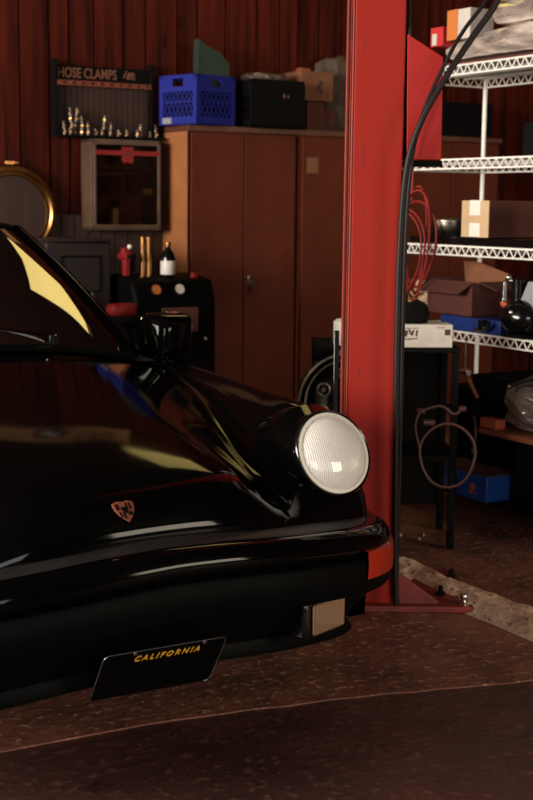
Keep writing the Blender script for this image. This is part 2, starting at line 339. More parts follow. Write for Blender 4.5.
# pale rough concrete ridge on the floor beyond the column
cb = MB(); rows = []
NP = 120
for i in range(NP+1):
    t = i/NP; yy = 1.6+2.26*t; cx = 2.70+.03*math.sin(yy*3)+(.07*(yy-3) if yy > 3 else 0); hw = .105+.02*noise.noise(Vector((yy*4, 0, 0)))
    if t > .93: hw *= max(.15, math.sqrt(max(0, 1-((t-.93)/.07)**2)))
    r_ = []
    for k in range(21):
        a = -1+2*k/20; h = .038*(1-a*a)**.8*min(1, hw/.1)
        r_.append(Vector((cx+a*hw, yy, -.004+h*(1+.5*noise.noise(Vector((a*4, yy*9, 3))))+.006*noise.noise(Vector((a*9, yy*40, 1)))*(1-a*a))))
    rows.append(r_)
cb.grid(rows); struct(cb, 'trim_3', 'curb', smooth=80)

# ---------------------------------------------------------------- car
car = thing('sports_car', 'glossy black classic sports car with round headlight, nose towards the camera, beside the red column', 'car', (CARP[0], CARP[1], 0), CARYAW)
def V3(*a): return Vector(a)
# longitudinal control lines (x, y, z), nose -> cowl
L0 = [(0, .085, .46), (0, .070, .51), (0, .068, .585), (0, .145, .655), (0, .38, .712), (0, .64, .756), (0, .90, .798), (0, 1.12, .835)]
L1 = [(.24, .09, .46), (.24, .075, .51), (.24, .078, .574), (.25, .155, .643), (.27, .39, .699), (.29, .65, .743), (.31, .91, .787), (.33, 1.15, .825)]
L2 = [(.40, .12, .45), (.40, .11, .49), (.40, .125, .535), (.415, .22, .572), (.455, .42, .618), (.525, .66, .672), (.59, .91, .722), (.64, 1.20, .766)]
L25 = [(.50, .15, .44), (.50, .145, .48), (.50, .17, .535), (.51, .27, .60), (.535, .44, .672), (.59, .66, .712), (.645, .92, .745), (.685, 1.22, .774)]
L3 = [(.64, .20, .43), (.64, .195, .47), (.64, .225, .53), (.64, .32, .69), (.645, .46, .742), (.675, .68, .752), (.705, .94, .766), (.73, 1.24, .778)]
L35 = [(.72, .25, .43), (.72, .25, .47), (.72, .27, .53), (.715, .35, .66), (.725, .48, .712), (.75, .70, .722), (.775, .95, .73), (.79, 1.25, .738)]
L4 = [(.775, .32, .42), (.775, .32, .46), (.775, .33, .52), (.775, .38, .57), (.79, .50, .60), (.81, .72, .61), (.82, .96, .61), (.822, 1.26, .61)]
CL = [L0, L1, L2, L25, L3, L35, L4]
NT = 6
def surf_rows(CL, nlat=6):
    lines = [crspline([V3(*p) for p in L], NT) for L in CL]       # along t
    full = [[V3(-p.x, p.y, p.z) for p in L] for L in lines[:0:-1]]+lines
    rows = []
    for j in range(len(lines[0])):
        rows.append(crspline([L[j] for L in full], nlat))
    return rows
rows = surf_rows(CL)      # rows[t][lateral]; lateral count 12*6+1 ; centre index 36
NL = len(rows[0]); mid = NL//2
HB = 12+1                  # hood half width index (L2 at 12)
hood = MB(); hr = []
for j, r_ in enumerate(rows):
    if j < 5: continue
    hb = 12 if j > 14 else 12-int((14-j)*.35)
    q = []
    for k in range(mid-12, mid+13):
        f = (k-mid)/12*hb; i0 = int(math.floor(f)); fr_ = f-i0
        p = r_[mid+i0].lerp(r_[min(mid+i0+1, NL-1)], fr_); q.append(p+V3(0, 0, .0015))
    hr.append(q)
hood.grid(hr)
ho = hood.build('hood', 'paint', car, smooth=60)
sm = ho.modifiers.new('solid', 'SOLIDIFY'); sm.thickness = .004; sm.offset = 0
# body outside of the hood (mirrored), with a 5 mm shut line
def sink(p): return p
for sgn, nm in ((1, 'front_fender'), (-1, 'front_fender')):
    fb = MB(); fr_rows = []
    for j, r_ in enumerate(rows):
        hb = 12 if j > 14 else 12-int((14-j)*.35)
        st = hb if j >= 5 else 0
        q = []
        for k in range(0, 25):
            f = st+(36-st)*k/24; i0 = int(math.floor(f)); fr_ = f-i0
            a = r_[mid+sgn*i0]; b = r_[mid+sgn*min(i0+1, 36)]; p = a.lerp(b, fr_)
            if k == 0 and j >= 5: p = p+V3(sgn*.006, 0, -.001)
            q.append(p)
        if j >= 5: q = [q[0]+V3(-sgn*.002, 0, -.03)]+q
        else: q = [q[0]+V3(0, 0, 0)]+q
        # continue down the side to the sill with a wheel arch
        e = q[-1]; yc = e.y
        arch = 0
        d = abs(yc-.93)
        if d < .36: arch = .31+math.sqrt(.36**2-d*d)
        zb = max(.20, min(arch, .60))
        for u in (.25, .5, .75, 1): q.append(V3(e.x+sgn*.005*math.sin(u*3), e.y, e.z+(zb-e.z)*u))
        q.append(q[-1]+V3(-sgn*.05, 0, 0))
        fr_rows.append(q)
    fb.grid(fr_rows); fb.build(nm, 'paint', car, smooth=50)
# cowl panel with vent
cw = MB(); rr = []
last = rows[-1]
for u in (0, .5, 1):
    rr.append([V3(p.x, p.y+.10*u+.0, p.z+.005+.012*u) for p in last[mid-24:mid+25]])
cw.grid(rr); cw.build('cowl_panel', 'paint', car, smooth=60)
cg = MB()
for k in range(-9, 10): cg.box((k*.028, 1.165, .852), (.006, .05, .004))
cg.box((0, 1.14, .850), (.56, .006, .006)); cg.box((0, 1.19, .856), (.56, .006, .006)); cg.build('cowl_vent', 'plastic', car)

# door + rear quarter sides
for sgn in (1, -1):
    def side(ys, name, arch=None):
        sb = MB(); rws = []
        for yv in ys:
            t = (yv-1.24)/(4.15-1.24)
            bx = .745-.02*max(0, t-.1); bz = .785+.055*min(1, t*2.2)-.22*max(0, t-.55)**1.5
            ox = .825+.03*math.sin(min(1, max(0, (t-.2)/.7))*PI)
            if t > .8: k_ = (t-.8)/.2; ox -= .16*k_*k_; bx -= .2*k_*k_
            a = .0
            if arch and abs(yv-arch) < .36: a = .31+math.sqrt(.36**2-(yv-arch)**2)
            zb = max(.2, min(a, .6))
            cp = [V3(bx-.03, yv, bz), V3(bx, yv, bz), V3(bx+.045, yv, bz-.03), V3(ox, yv, .62), V3(ox+.005, yv, .5), V3(ox-.03, yv, .2)]
            q = crspline(cp, 5); q = [V3(p.x, p.y, max(p.z, zb)) for p in q]
            rws.append([V3(sgn*p.x, p.y, p.z) for p in q])
        sb.grid(rws); return sb.build(name, 'paint', car, smooth=50)
    dr = side([1.262+.09*i for i in range(13)], 'door')
    dh = MB(); dh.box((sgn*.855, 2.2, .70), (.02, .15, .022)); dh.build('door_handle', 'plastic', dr, .005)
    side([2.352+.075*i for i in range(25)], 'rear_fender', 3.20)
# rear deck, tail
rd = MB(); rws = []
for yv, z, hw in [(3.0, .86, .64), (3.3, .84, .64), (3.6, .78, .63), (3.9, .69, .60), (4.08, .60, .56), (4.17, .48, .52), (4.15, .3, .5)]:
    rws.append([V3(hw*a, yv-.10*abs(a)**3, z-.02*a*a) for a in [i/8 for i in range(-8, 9)]])
rd.grid(rws); rd.build('engine_lid', 'paint', car, smooth=50)
rbp = MB(); rws = []
for z, o_ in ((.25, .06), (.3, .0), (.48, 0), (.52, .06)):
    rws.append([V3(.8*math.sin(a), 3.95-o_+.26*math.cos(a)**.6 if math.cos(a) > 0 else 3.95, z) for a in [R(-88+8*i) for i in range(23)]])
rbp.grid(rws); rbp.build('rear_bumper', 'paint', car)
MB().box((0, 4.175, .56), (1.0, .02, .1)).build('tail_light_band', 'tail', car)
# greenhouse
W0 = [(-.62, 1.275, .79), (-.5, 1.215, .81), (-.25, 1.15, .845), (0, 1.13, .855), (.25, 1.15, .845), (.5, 1.215, .81), (.62, 1.275, .79)]
W1 = [(-.475, 1.83, 1.165), (-.38, 1.78, 1.18), (-.19, 1.745, 1.19), (0, 1.735, 1.194), (.19, 1.745, 1.19), (.38, 1.78, 1.18), (.475, 1.83, 1.165)]
A = crspline([V3(*p) for p in W0], 5); B = crspline([V3(*p) for p in W1], 5)
ws_ = MB(); ws_.grid([[a.lerp(b, t)+V3(0, -.012, .016)*math.sin(PI*t) for a, b in zip(A, B)] for t in [i/10 for i in range(11)]])
WS = ws_.build('windshield', 'screen', car, smooth=80)
ws2 = MB(); ws2.tube(A, .011, 6); ws2.tube(B, .010, 6); ws2.build('windshield_seal', 'rubber', car)
for sgn in (1, -1):
    pb = MB(); rws = []
    for t in [i/10 for i in range(11)]:
        c = V3(*W0[-1]).lerp(V3(*W1[-1]), t)+V3(0, -.012, .016)*math.sin(PI*t); c.x *= sgn
        rws.append([c+V3(-sgn*.03, -.012, .004), c+V3(-sgn*.012, -.014, .014), c+V3(sgn*.012, .0, .014), c+V3(sgn*.022, .022, .0), c+V3(sgn*.012, .04, -.015), c+V3(-sgn*.03, .03, -.02)])
    pb.grid(rws, True); pb.build('windshield_pillar', 'paint', car, smooth=50)
rf = MB(); rws = []
for yv, z, hw in [(1.78, 1.182, .47), (1.95, 1.222, .5), (2.25, 1.245, .515), (2.6, 1.235, .51), (2.95, 1.17, .49), (3.2, 1.08, .47)]:
    q = []
    for i in range(-12, 13):
        a = i/12; q.append(V3(hw*math.copysign(abs(a)**.9, a), yv+.055*a*a*(1 if yv < 1.9 else 0), z-.075*abs(a)**5-.012*a*a))
    rws.append(q)
rf.grid(rws); rf.build('roof', 'paint', car, smooth=60)
rg = MB(); rg.grid([[V3(.47*a, 3.2-.06*a*a, 1.08-.08*abs(a)**5) for a in [i/8 for i in range(-8, 9)]], [V3(.56*a, 3.62-.1*a*a, .80) for a in [i/8 for i in range(-8, 9)]]]); rg.build('rear_window', 'screen', car)
for sgn in (1, -1):
    sg = MB(); top = [(.49, 1.86, 1.145), (.515, 2.25, 1.175), (.505, 2.6, 1.16), (.48, 2.95, 1.09), (.5, 3.25, .97)]; bot = [(.655, 1.34, .80), (.68, 2.0, .82), (.70, 2.5, .825), (.69, 3.0, .81), (.62, 3.4, .80)]
    sg.grid([[V3(sgn*x, y, z) for x, y, z in top], [V3(sgn*x, y, z) for x, y, z in bot]]); sg.build('side_window', 'screen', car)
    tb = MB(); tb.tube([(sgn*x, y, z) for x, y, z in top], .014, 6, sm=3); tb.tube([(sgn*x, y, z+.004) for x, y, z in bot], .012, 6, sm=3); tb.build('window_trim', 'rubber', car)
    MB().tube([(sgn*.70, 2.38, .82), (sgn*.51, 2.45, 1.17)], .018, 6).build('door_pillar', 'paint', car); MB().tube([(sgn*.66, 3.42, .78), (sgn*.49, 3.15, 1.08)], .05, 8).build('rear_pillar', 'paint', car)
# interior
MB().b2(-.72, .72, 1.3, 3.3, .22, .25).build('floor_pan', 'interior', car)
db = MB(); db.grid([[V3(-.66, 1.22, .78), V3(0, 1.17, .80), V3(.66, 1.22, .78)], [V3(-.66, 1.45, .80), V3(0, 1.42, .82), V3(.66, 1.45, .80)], [V3(-.66, 1.52, .76), V3(0, 1.5, .78), V3(.66, 1.52, .76)], [V3(-.66, 1.5, .5), V3(0, 1.48, .5), V3(.66, 1.5, .5)]]); db.build('dashboard', 'interior', car)
for sx_ in (-.36, .36):
    s_ = MB(); s_.box((sx_, 2.0, .42), (.46, .5, .16)); s_.build('seat_base', 'seat', car, .04)
    s_ = MB(); s_.box((sx_, 2.34, .72), (.46, .12, .66), rx=R(-14)); s_.build('seat_back', 'seat', car, .04)
sw = MB(); T = Matrix.Translation((.36, 1.62, .72)) @ Matrix.Rotation(R(-68), 4, 'X')
sw.tube([T @ V3(.19*math.cos(a), .19*math.sin(a), 0) for a in [2*PI*i/32 for i in range(32)]], .013, 8, True)
sw.cyl((0, 0, 0), .06, .03, T=T)
for a in (0, 90, 180, 270): sw.tube([T @ V3(0, 0, 0), T @ V3(.19*math.cos(R(a)), .19*math.sin(R(a)), 0)], .01, 6)
sw.build('steering_wheel', 'plastic', car)
MB().sph((0, 1.62, 1.13), .06, (1.7, .25, .5)).build('rearview_mirror', 'plastic', car)
# wipers
for bx_, tx in ((.30, -.25), (-.12, -.66)):
    wp = MB(); wp.cyl((bx_, 1.185, .862), .013, .03); wp.tube([(bx_, 1.185, .875), (bx_-.18, 1.21, .905), (bx_-.34, 1.235, .915)], .006, 6, sm=3)
    wo = wp.build('wiper', 'gloss', car)
    wb = MB(); wb.tube([(bx_+.02, 1.215, .878), (bx_-.30, 1.215, .902), (bx_-.58, 1.25, .895)], .0055, 6, sm=3); wb.build('wiper_blade', 'rubber', wo)
# door mirror
mr = MB(); Tm = Matrix.Translation((.768, 1.335, .838)) @ Matrix.Rotation(R(6), 4, 'Z') @ Matrix.Diagonal((.9, 1, 1.12, 1))
rws = []
for yv, w_, h_, r_ in [(-.055, .040, .03, .02), (-.05, .062, .048, .025), (-.03, .076, .060, .025), (.0, .084, .066, .025), (.045, .087, .068, .02), (.05, .083, .064, .02)]:
    q = []
    for k in range(32):
        a = 2*PI*k/32; ca, sa = math.cos(a), math.sin(a); e = .35
        q.append(Tm @ V3(w_*math.copysign(abs(ca)**e, ca)+(.012*sa), yv, h_*math.copysign(abs(sa)**e, sa)))
    rws.append(q)
V_ = mr.grid(rws, True); mr.bm.faces.new(V_[0]); mr.bm.faces.new(V_[-1])
mo = mr.build('door_mirror', 'paint', car, smooth=50)
MB().box((0, .052, 0), (.15, .004, .115), T=Tm).build('mirror_glass', 'chrome', mo, .01)
ms = MB(); ms.tube([Tm @ V3(-.02, .0, -.055), Tm @ V3(-.015, .005, -.10)], .022, 10); ms.cyl((-.012, .005, -.10), .04, .02, T=Tm); ms.build('mirror_stem', 'gloss', mo)
# headlights
def headlight(sx_):
    cpos = V3(sx_*.617, .268, .646)
    ax = V3(0, -math.cos(R(24)), math.sin(R(24)))          # lens normal: forward and up
    z_ = ax; x_ = V3(1, 0, 0); y_ = z_.cross(x_)
    T = Matrix.Translation(cpos) @ Matrix((x_, y_, z_)).transposed().to_4x4()
    # fender tube from ring back into the fender crest
    tb = MB(); rws = []
    for d, r_, dx, dz_ in [(0.006, .1085, 0, 0), (-.006, .1125, 0, 0), (-.03, .115, 0, 0), (-.07, .116, .002, .0), (-.14, .114, .006, -.008), (-.24, .105, .014, -.03), (-.38, .085, .03, -.075)]:
        q = []
        for k in range(48):
            a = 2*PI*k/48
            p = cpos+V3(0, -d, 0)*1.0 if d < -.05 else cpos+ax*d
            p = p+V3(sx_*dx, 0, dz_)
            tl = max(0, 1+d/.2) if d < 0 else 1
            yy = y_.lerp(V3(0, 0, 1), 1-tl) if d < -.05 else y_
            q.append(p+x_*r_*math.cos(a)+yy.normalized()*r_*math.sin(a)*(1 if d > -.1 else .97))
        rws.append(q)
    tb.grid(rws, True); h = tb.build('headlight_housing', 'paint', car, smooth=60)
    MB().lathe([(.109, .002), (.1115, .010), (.108, .0165), (.1035, .014), (.1025, .004)], 56, T).build('headlight_rim', 'gloss', h, smooth=50)
    tag(MB().lathe([(.1035, .008), (.1025, .016), (.095, .0175), (.0935, .010)], 56, T).build('lens_border', 'whitep', h, smooth=50), 'pale inner ring')
    prof = [(.0945*math.sin(a), .012+.030*(math.cos(a)-math.cos(1.25))/(1-math.cos(1.25))) for a in [1.25*i/12 for i in range(13)]]
    sc = .0945/(.0945*math.sin(1.25)); prof = [(r_*sc, z) for r_, z in prof]
    ln = MB().lathe(prof, 56, Matrix()).build('headlight_lens', 'lens', h, smooth=80)
    ln.matrix_local = T
    MB().lathe([(.094, .010), (.085, -.02), (.06, -.05), (.03, -.065), (.001, -.067)], 40, T).build('reflector', 'reflector', h, smooth=80)
    bl = MB(); bl.lathe([(.001, .0), (.012, -.004), (.014, -.02), (.014, -.06)], 16, T); bl.build('bulb', 'steel', h)
headlight(1); headlight(-1)
# bumper
PL = [(0, -.05), (.2, -.046), (.35, -.028), (.49, .012), (.60, .062), (.693, .13), (.76, .21), (.808, .31), (.83, .43), (.838, .58)]
PLf = crspline([V3(-x, y, 0) for x, y in PL[:0:-1]]+[V3(x, y, 0) for x, y in PL], 6)
def bz(x): return .550-.075*min(1, abs(x)/.8)**1.5 
def bump_section(sec, name, m, parent=car, xr=None, smooth=40):
    b = MB(); rws = []
    for i, p in enumerate(PLf):
        if xr and not (xr[0] <= p.x <= xr[1]): continue
        t = (PLf[min(i+1, len(PLf)-1)]-PLf[max(i-1, 0)]).normalized(); nrm = V3(-t.y, t.x, 0)   # points inwards (+y)
        rws.append([V3(p.x, p.y, bz(p.x)+z)+nrm*d for d, z in sec])
    b.grid(rws); return b.build(name, m, parent, smooth=smooth)
bo = bump_section([(.06, 0), (.045, .002), (.028, -.001), (.012, -.009), (.003, -.02), (0, -.033), (.001, -.048), (.006, -.056), (.022, -.060), (.022, -.066)], 'bumper', 'paint', smooth=80)
bump_section([(.135, -.004), (.13, .004), (.10, .006), (.07, .004), (.058, -.001)], 'bellows_strip', 'strip', bo)
bump_section([(.022, -.064), (.002, -.066), (-.004, -.074), (-.005, -.10), (-.004, -.138), (.004, -.148), (.03, -.152)], 'impact_band', 'rubber', bo)
sg_ = bump_section([(.004, -.044), (-.009, -.048), (-.011, -.08), (-.009, -.112), (.004, -.118)], 'turn_signal', 'amber', bo, (.535, .826)); tag(sg_, 'orange red turn signal at the bumper corner')
bump_section([(.004, -.044), (-.009, -.048), (-.011, -.08), (-.009, -.112), (.004, -.118)], 'turn_signal', 'amber', bo, (-.826, -.535))
# valance
va = bump_section([(.03, -.15), (.05, -.18), (.085, -.215), (.105, -.245), (.10, -.265), (.09, -.275), (.11, -.28), (.16, -.27)], 'front_valance', 'plastic', car)
# fog lights
for sx_ in (1, -1):
    T = Matrix.Translation((.418 if sx_ > 0 else -.46, .01, .336)) @ Matrix.Rotation(R(17*sx_), 4, 'Z')
    f_ = MB(); f_.box((-.006*sx_, .045, 0), (.142, .09, .086), T=T); fo = f_.build('fog_light', 'gloss', car, .008)
    MB().box((.006*sx_, -.004, 0.0), (.116, .012, .072), T=T).build('fog_lens', 'foglens', fo, .006)
    MB().box((0, .05, .055), (.03, .04, .04), T=T).build('fog_bracket', 'plastic', fo)
# license plate tilted back at its foot
pt = MB(); T = Matrix.Translation((-.038, -.07, .368)) @ Matrix.Rotation(R(-4), 4, 'Z') @ Matrix.Rotation(R(34), 4, 'X')
w_, h_ = .138, .145; cr_ = .014
pts = []
for cx_, cz_, a0 in ((w_-cr_, -cr_, 0), (-w_+cr_, -cr_, 90), (-w_+cr_, -h_+cr_, 180), (w_-cr_, -h_+cr_, 270)):
    for k in range(5): a = R(a0+k*22.5); pts.append((cx_+cr_*math.cos(a), 0, cz_+cr_*math.sin(a)))
pt.prism(pts, (0, .002, 0), T); po = pt.build('license_plate', 'plastic', car)
tag(po, 'black dealer plate reading CALIFORNIA in yellow')
rimp = MB(); rimp.tube([T @ V3(p[0]*.995, -.001, p[2]*.99-.0005) for p in pts[15:]+pts[:11]], .0008, 5); rimp.build('plate_edge', 'galv', po)
text('CALIFORNIA', .0225, 'yellowtext', po, 'plate_lettering', T @ Matrix.Translation((.005, -.0022, -.024)) @ UP, shear=.25, space=1.45, sx=.85)
for sx_ in (-.07, .085):
    MB().cyl((sx_, -.003, -.004), .004, .004, 'Y', 10, T=T).build('plate_screw', 'bolt', po)
# hood badge
bc = V3(-.052, .083, .616)
nz = V3(0, -.664, .748).normalized(); nx = V3(1, 0, 0); ny = nz.cross(nx)
T = Matrix.Translation(bc) @ Matrix((nx, ny, nz)).transposed().to_4x4()
def shield(w, h, n=10):
    p = [(-w, h*.82), (-w*.5, h), (0, h*.90), (w*.5, h), (w, h*.82)]
    for i in range(1, n): a = i/n; p.append((w*(1-a**2.2)*1.0, h*.8-a*1.8*h))
    p.append((0, -h))
    for i in range(n-1, 0, -1): a = i/n; p.append((-w*(1-a**2.2), h*.8-a*1.8*h))
    return p
bd = MB(); bd.prism([(x, y, 0) for x, y in shield(.024, .026)], (0, 0, .005), T); be = bd.build('hood_badge', 'copper', car); tag(be, 'small copper coloured enamel shield crest')
dk = MB()
for x0, x1, y0, y1 in [(-.019, -.012, .004, .018), (.004, .008, .003, .02), (.012, .016, .003, .02), (-.016, -.012, -.016, -.003), (-.008, -.004, -.02, -.003), (.004, .014, -.012, -.003)]:
    dk.box(((x0+x1)/2, (y0+y1)/2, .0055), (x1-x0, y1-y0, .001), T=T)
dk.prism([(x*.34, y*.34+.001, .005) for x, y in shield(.024, .026)], (0, 0, .002), T); dk.build('badge_inlay', 'matt', be)
# wheels
def wheel(x, y, sgn):
    T = Matrix.Translation((x, y, .31)) @ Matrix.Rotation(PI/2*sgn, 4, 'Y')
    wl_ = MB(); wl_.lathe([(.2, -.09), (.27, -.1), (.305, -.085), (.31, -.04), (.31, .04), (.305, .085), (.27, .1), (.2, .09)], 48, T); wo = wl_.build('wheel', 'tyre', car, smooth=50)
    d = MB(); d.lathe([(.2, .09), (.19, .07), (.18, .02), (.06, .06), (.05, .08), (.001, .08)], 48, T); d.build('wheel_rim', 'alloy', wo)
for x, y, s_ in [(.70, .93, 1), (-.70, .93, -1), (.71, 3.2, 1), (-.71, 3.2, -1)]: wheel(x, y, s_)
ub = MB(); ub.b2(-.55, .55, .3, 4.0, .2, .24); ub.build('underbody', 'matt', car)
for y in (.93, 3.2): MB().tube([(-.62, y, .31), (.62, y, .31)], .025, 8).build('axle', 'matt', car)

# ---------------------------------------------------------------- lift column (squared to the camera side)
col = thing('lift_column', 'tall red steel vehicle lift column with gusseted base plate beside the car', 'lift column', (.31, 4.1, 0))
def cl(mb, name, m, bev=0, parent=col, **k): return mb.build(name, m, parent, bev, **k)
# channel profile
pf = [(-.060, 0), (.090, 0), (.090, .22), (.07, .22), (.07, .02), (-.045, .02), (-.045, .06), (-.060, .06)]
cl(MB().prism([(x, y, .02) for x, y in pf], (0, 0, 3.36)), 'column_face', 'red', .004)
fl = MB(); fl.prism([(x, y, .02) for x, y in [(-.082, .004), (-.072, .010), (-.0605, .004), (-.0605, .06), (-.082, .06)]], (0, 0, 3.36)); cl(fl, 'column_flange', 'redworn', .0015)
ed = MB()
for xx, yy in ((-.0822, .002), (-.0655, .0015), (-.0705, .006)): ed.b2(xx-.0005, xx+.0006, yy-.002, yy+.002, .05, 3.36)
cl(ed, 'worn_edge', 'edge')
MB().b2(-.04, .065, .10, .14, .1, 3.2).build('lift_carriage', 'matt', col)
mk = MB()
for x, z, w_, h_ in [(.064, .60, .004, .045), (.064, .56, .003, .02), (.062, .68, .009, .003), (.066, .50, .0035, .03), (-.03, 1.28, .004, .01), (.05, 1.32, .005, .006), (.05, 1.31, .003, .003), (.048, 1.265, .004, .006), (.053, 1.255, .005, .005), (-.03, 1.40, .002, .06), (-.028, 1.24, .003, .012), (-.03, .75, .002, .05), (.055, .9, .003, .02), (-.034, 1.72, .002, .03)]:
    mk.box((x, -.0004, z), (w_, .0014, h_), ry=R(random.uniform(-6, 6)))
cl(mk, 'paint_scar', 'redworn')
cl(MB().b2(-.30, .345, -.03, .42, 0, .02), 'base_plate', 'redworn', .004)
for T_ in (1, -1):
    x0 = .088 if T_ == 1 else -.062
    g = MB(); g.prism([(x0, 0, .02), (x0+T_*.145, 0, .02), (x0+T_*.145, 0, .03), (x0, 0, .135)], (0, .014, 0)); cl(g, 'gusset', 'redworn', .002)
for bx_, by, m_ in ((.315, .0, 'bolt'), (.255, .10, 'matt'), (.315, .3, 'matt'), (-.25, .05, 'matt'), (-.25, .3, 'matt')):
    b_ = MB(); b_.cyl((bx_, by, .026), .016, .012, seg=6); b_.cyl((bx_, by, .038), .008, .016, seg=10); b_.sph((bx_, by, .046), .008 if m_ != 'bolt' else .013, seg=10)
    cl(b_, 'anchor_bolt', m_)
# side plate of the carriage
spx = .13
sp_ = MB(); sp_.prism([(spx-.028, 0, 1.392), (spx+.075, 0, 1.392), (spx+.072, 0, 1.693), (spx-.035, 0, 1.757)], (0, .015, 0)); 
so = cl(sp_, 'side_plate', 'redplate', .002)
MB().b2(spx-.03, spx+.078, -.006, .05, 1.372, 1.390).build('plate_edge', 'rubber', so, .003)
MB().b2(.085, spx-.02, .05, .08, 1.42, 1.7).build('plate_bracket', 'matt', so)
MB().b2(spx-.034, spx+.075, .015, .05, 1.39, 1.40).build('plate_lip', 'redplate', so)
# guide bar on the left of the column
MB().b2(-.104, -.088, .04, .06, .02, .872).build('guide_bar', 'gloss', col, .002)
MB().b2(-.093, -.078, .045, .06, .70, .72).build('guide_bracket', 'matt', col)

def hose(pts, r, name, m, label, cat, sm=8, world=True, **k):
    b = MB(); b.tube(pts, r, 10, sm=sm); return tag(b.build(name, m, None, smooth=60), label, cat)
hose([(.79, 4.02, 2.35), (.72, 4.04, 2.02), (.665, 4.05, 1.86), (.59, 4.05, 1.745), (.515, 4.04, 1.63), (.445, 4.04, 1.50), (.407, 4.05, 1.36), (.394, 4.06, 1.12), (.393, 4.06, .8), (.397, 4.06, .5), (.402, 4.06, .22), (.408, 4.05, .035)], .0098, 'hydraulic_hose', 'hose', 'thick black hose sweeping across the red side plate and down the column to the floor', 'hose')
hose([(.80, 4.07, 2.35), (.70, 4.085, 2.00), (.635, 4.09, 1.86), (.57, 4.09, 1.77), (.52, 4.085, 1.68), (.455, 4.08, 1.53), (.425, 4.085, 1.38), (.413, 4.09, 1.12), (.413, 4.09, .6), (.413, 4.09, .1), (.42, 4.1, .03)], .006, 'hydraulic_hose', 'hose', 'thinner black hose running just behind the thick hose beside the column', 'hose')
hose([(.418, 4.16, 3.3), (.413, 4.15, 2.4), (.411, 4.14, 1.9), (.411, 4.135, 1.745), (.412, 4.14, 1.6), (.412, 4.17, .8), (.412, 4.17, .03)], .0075, 'hydraulic_hose', 'gloss', 'straight black hose coming from above onto the top corner of the red side plate', 'hose')

# ---------------------------------------------------------------- locker row on the back wall
CF, CBK, CT = 6.69, 7.0, 1.685
def locker(x0, name, label, w=.71, seams=True, handle=True, lbl=False, side=False):
    t = rthing(name, label, 'cabinet', x0, CF, 0, 0, 'brown steel cabinets along the back wall')
    bdy = MB(); bdy.b2(0, w, .02, CBK-CF, .02, CT-.03); bdy.build('body', 'cab', t, .004)
    MB().b2(-.004, w+.004, -.006, CBK-CF, CT-.032, CT).build('top_rim', 'cabtop', t, .004)
    MB().b2(0.02, w-.02, .03, CBK-CF-.02, 0, .03).build('plinth', 'matt', t)
    if side: tag(MB().b2(-.004, 0, .004, CBK-CF, .02, CT-.034).build('side_panel', 'cabside', t), 'lighter tan side panel')  # left side in a lighter tan than the doors
    hw = w/2
    for i, xx in enumerate((.018, hw)):
        d = MB().b2(xx+.003, xx+hw-.018-.003, 0, .022, .05, CT-.04).build('door', 'cab', t, .003)
        if i == 1 and handle:
            h = MB(); h.b2(xx+.028, xx+.050, -.006, 0, .80, .86); h.build('handle_plate', 'steel', d, .003)
            h = MB(); h.tube([(xx+.039, -.008, .84), (xx+.039, -.03, .835), (xx+.042, -.032, .76)], .007, 8, sm=3); h.build('handle', 'greymetal', d)
        if i == 0 and lbl:
            MB().b2(xx+.03, xx+.11, -.0015, 0, 1.44, 1.53).build('paper_label', 'card', d)
    return t
locker(3.425, 'storage_cabinet', 'brown steel cabinet with blue crate on top, lighter tan side and dangling door handle', side=True)
locker(4.145, 'storage_cabinet', 'brown steel cabinet partly behind the red column, small faded paper label on its door', lbl=True, handle=False)
locker(4.865, 'storage_cabinet', 'brown steel cabinet seen through the wire shelving behind the red hose coil', handle=False, w=.77)

# milk crate
def milk_crate(label, x, y, z, rz, m, s=.31, h=.268):
    t = rthing('milk_crate', label, 'crate', x, y, z, rz)
    b = MB(); th = .006
    b.b2(0, s, 0, s, 0, .006)
    for side_ in range(4):
        T = Matrix.Translation((s/2, s/2, 0)) @ Matrix.Rotation(side_*PI/2, 4, 'Z') @ Matrix.Translation((-s/2, -s/2, 0))
        def bb(x0, x1, z0, z1, y1=th): b.box(((x0+x1)/2, y1/2, (z0+z1)/2), (x1-x0, y1, z1-z0), T=T)
        bb(0, s, 0, .045, .010); bb(0, .03, .04, h); bb(s-.03, s, .04, h); bb(0, s, h-.018, h, .012)
        bb(.03, s*.36, h-.065, h-.015); bb(s*.64, s-.03, h-.065, h-.015); bb(.03, s-.03, h-.088, h-.062, .009)
        bb(.03, s-.03, .12, .128)
        n_ = 7
        for r_ in range(2):
            za, zb = (.045, .12) if r_ == 0 else (.128, h-.088)
            for i in range(n_):
                xa = .03+(s-.06)*i/n_; xb = .03+(s-.06)*(i+1)/n_
                for p, q in (((xa, za), (xb, zb)), ((xb, za), (xa, zb))):
                    L = math.hypot(q[0]-p[0], q[1]-p[1]); an = math.atan2(q[1]-p[1], q[0]-p[0])
                    b.box(((p[0]+q[0])/2, th/2, (p[1]+q[1])/2), (L, th*.8, .0055), ry=-an, T=T)
    b.build('crate_shell', m, t, smooth=0)
    return t
ct = milk_crate('blue plastic milk crate with diamond mesh sides on the cabinet top', 3.44, 6.615, CT, 17, 'blue', .30)
MB().b2(-.002, 0, .20, .27, .008, .04).build('crate_label', 'greyp', ct)
MB().b2(.01, .30, .012, .298, .007, .2).build('crate_contents', 'matt', ct)
ct2 = milk_crate('black plastic crate with two small pale marks, next to the blue crate', 3.79, 6.62, CT, 0, 'matt', .335, .262)
MB().b2(.005, .34, -.003, .004, .02, .24).build('crate_panel', 'matt', ct2)
mk = MB(); mk.b2(.195, .207, -.005, -.003, .165, .185); mk.b2(.225, .232, -.005, -.003, .165, .182); mk.build('crate_mark', 'card', ct2)
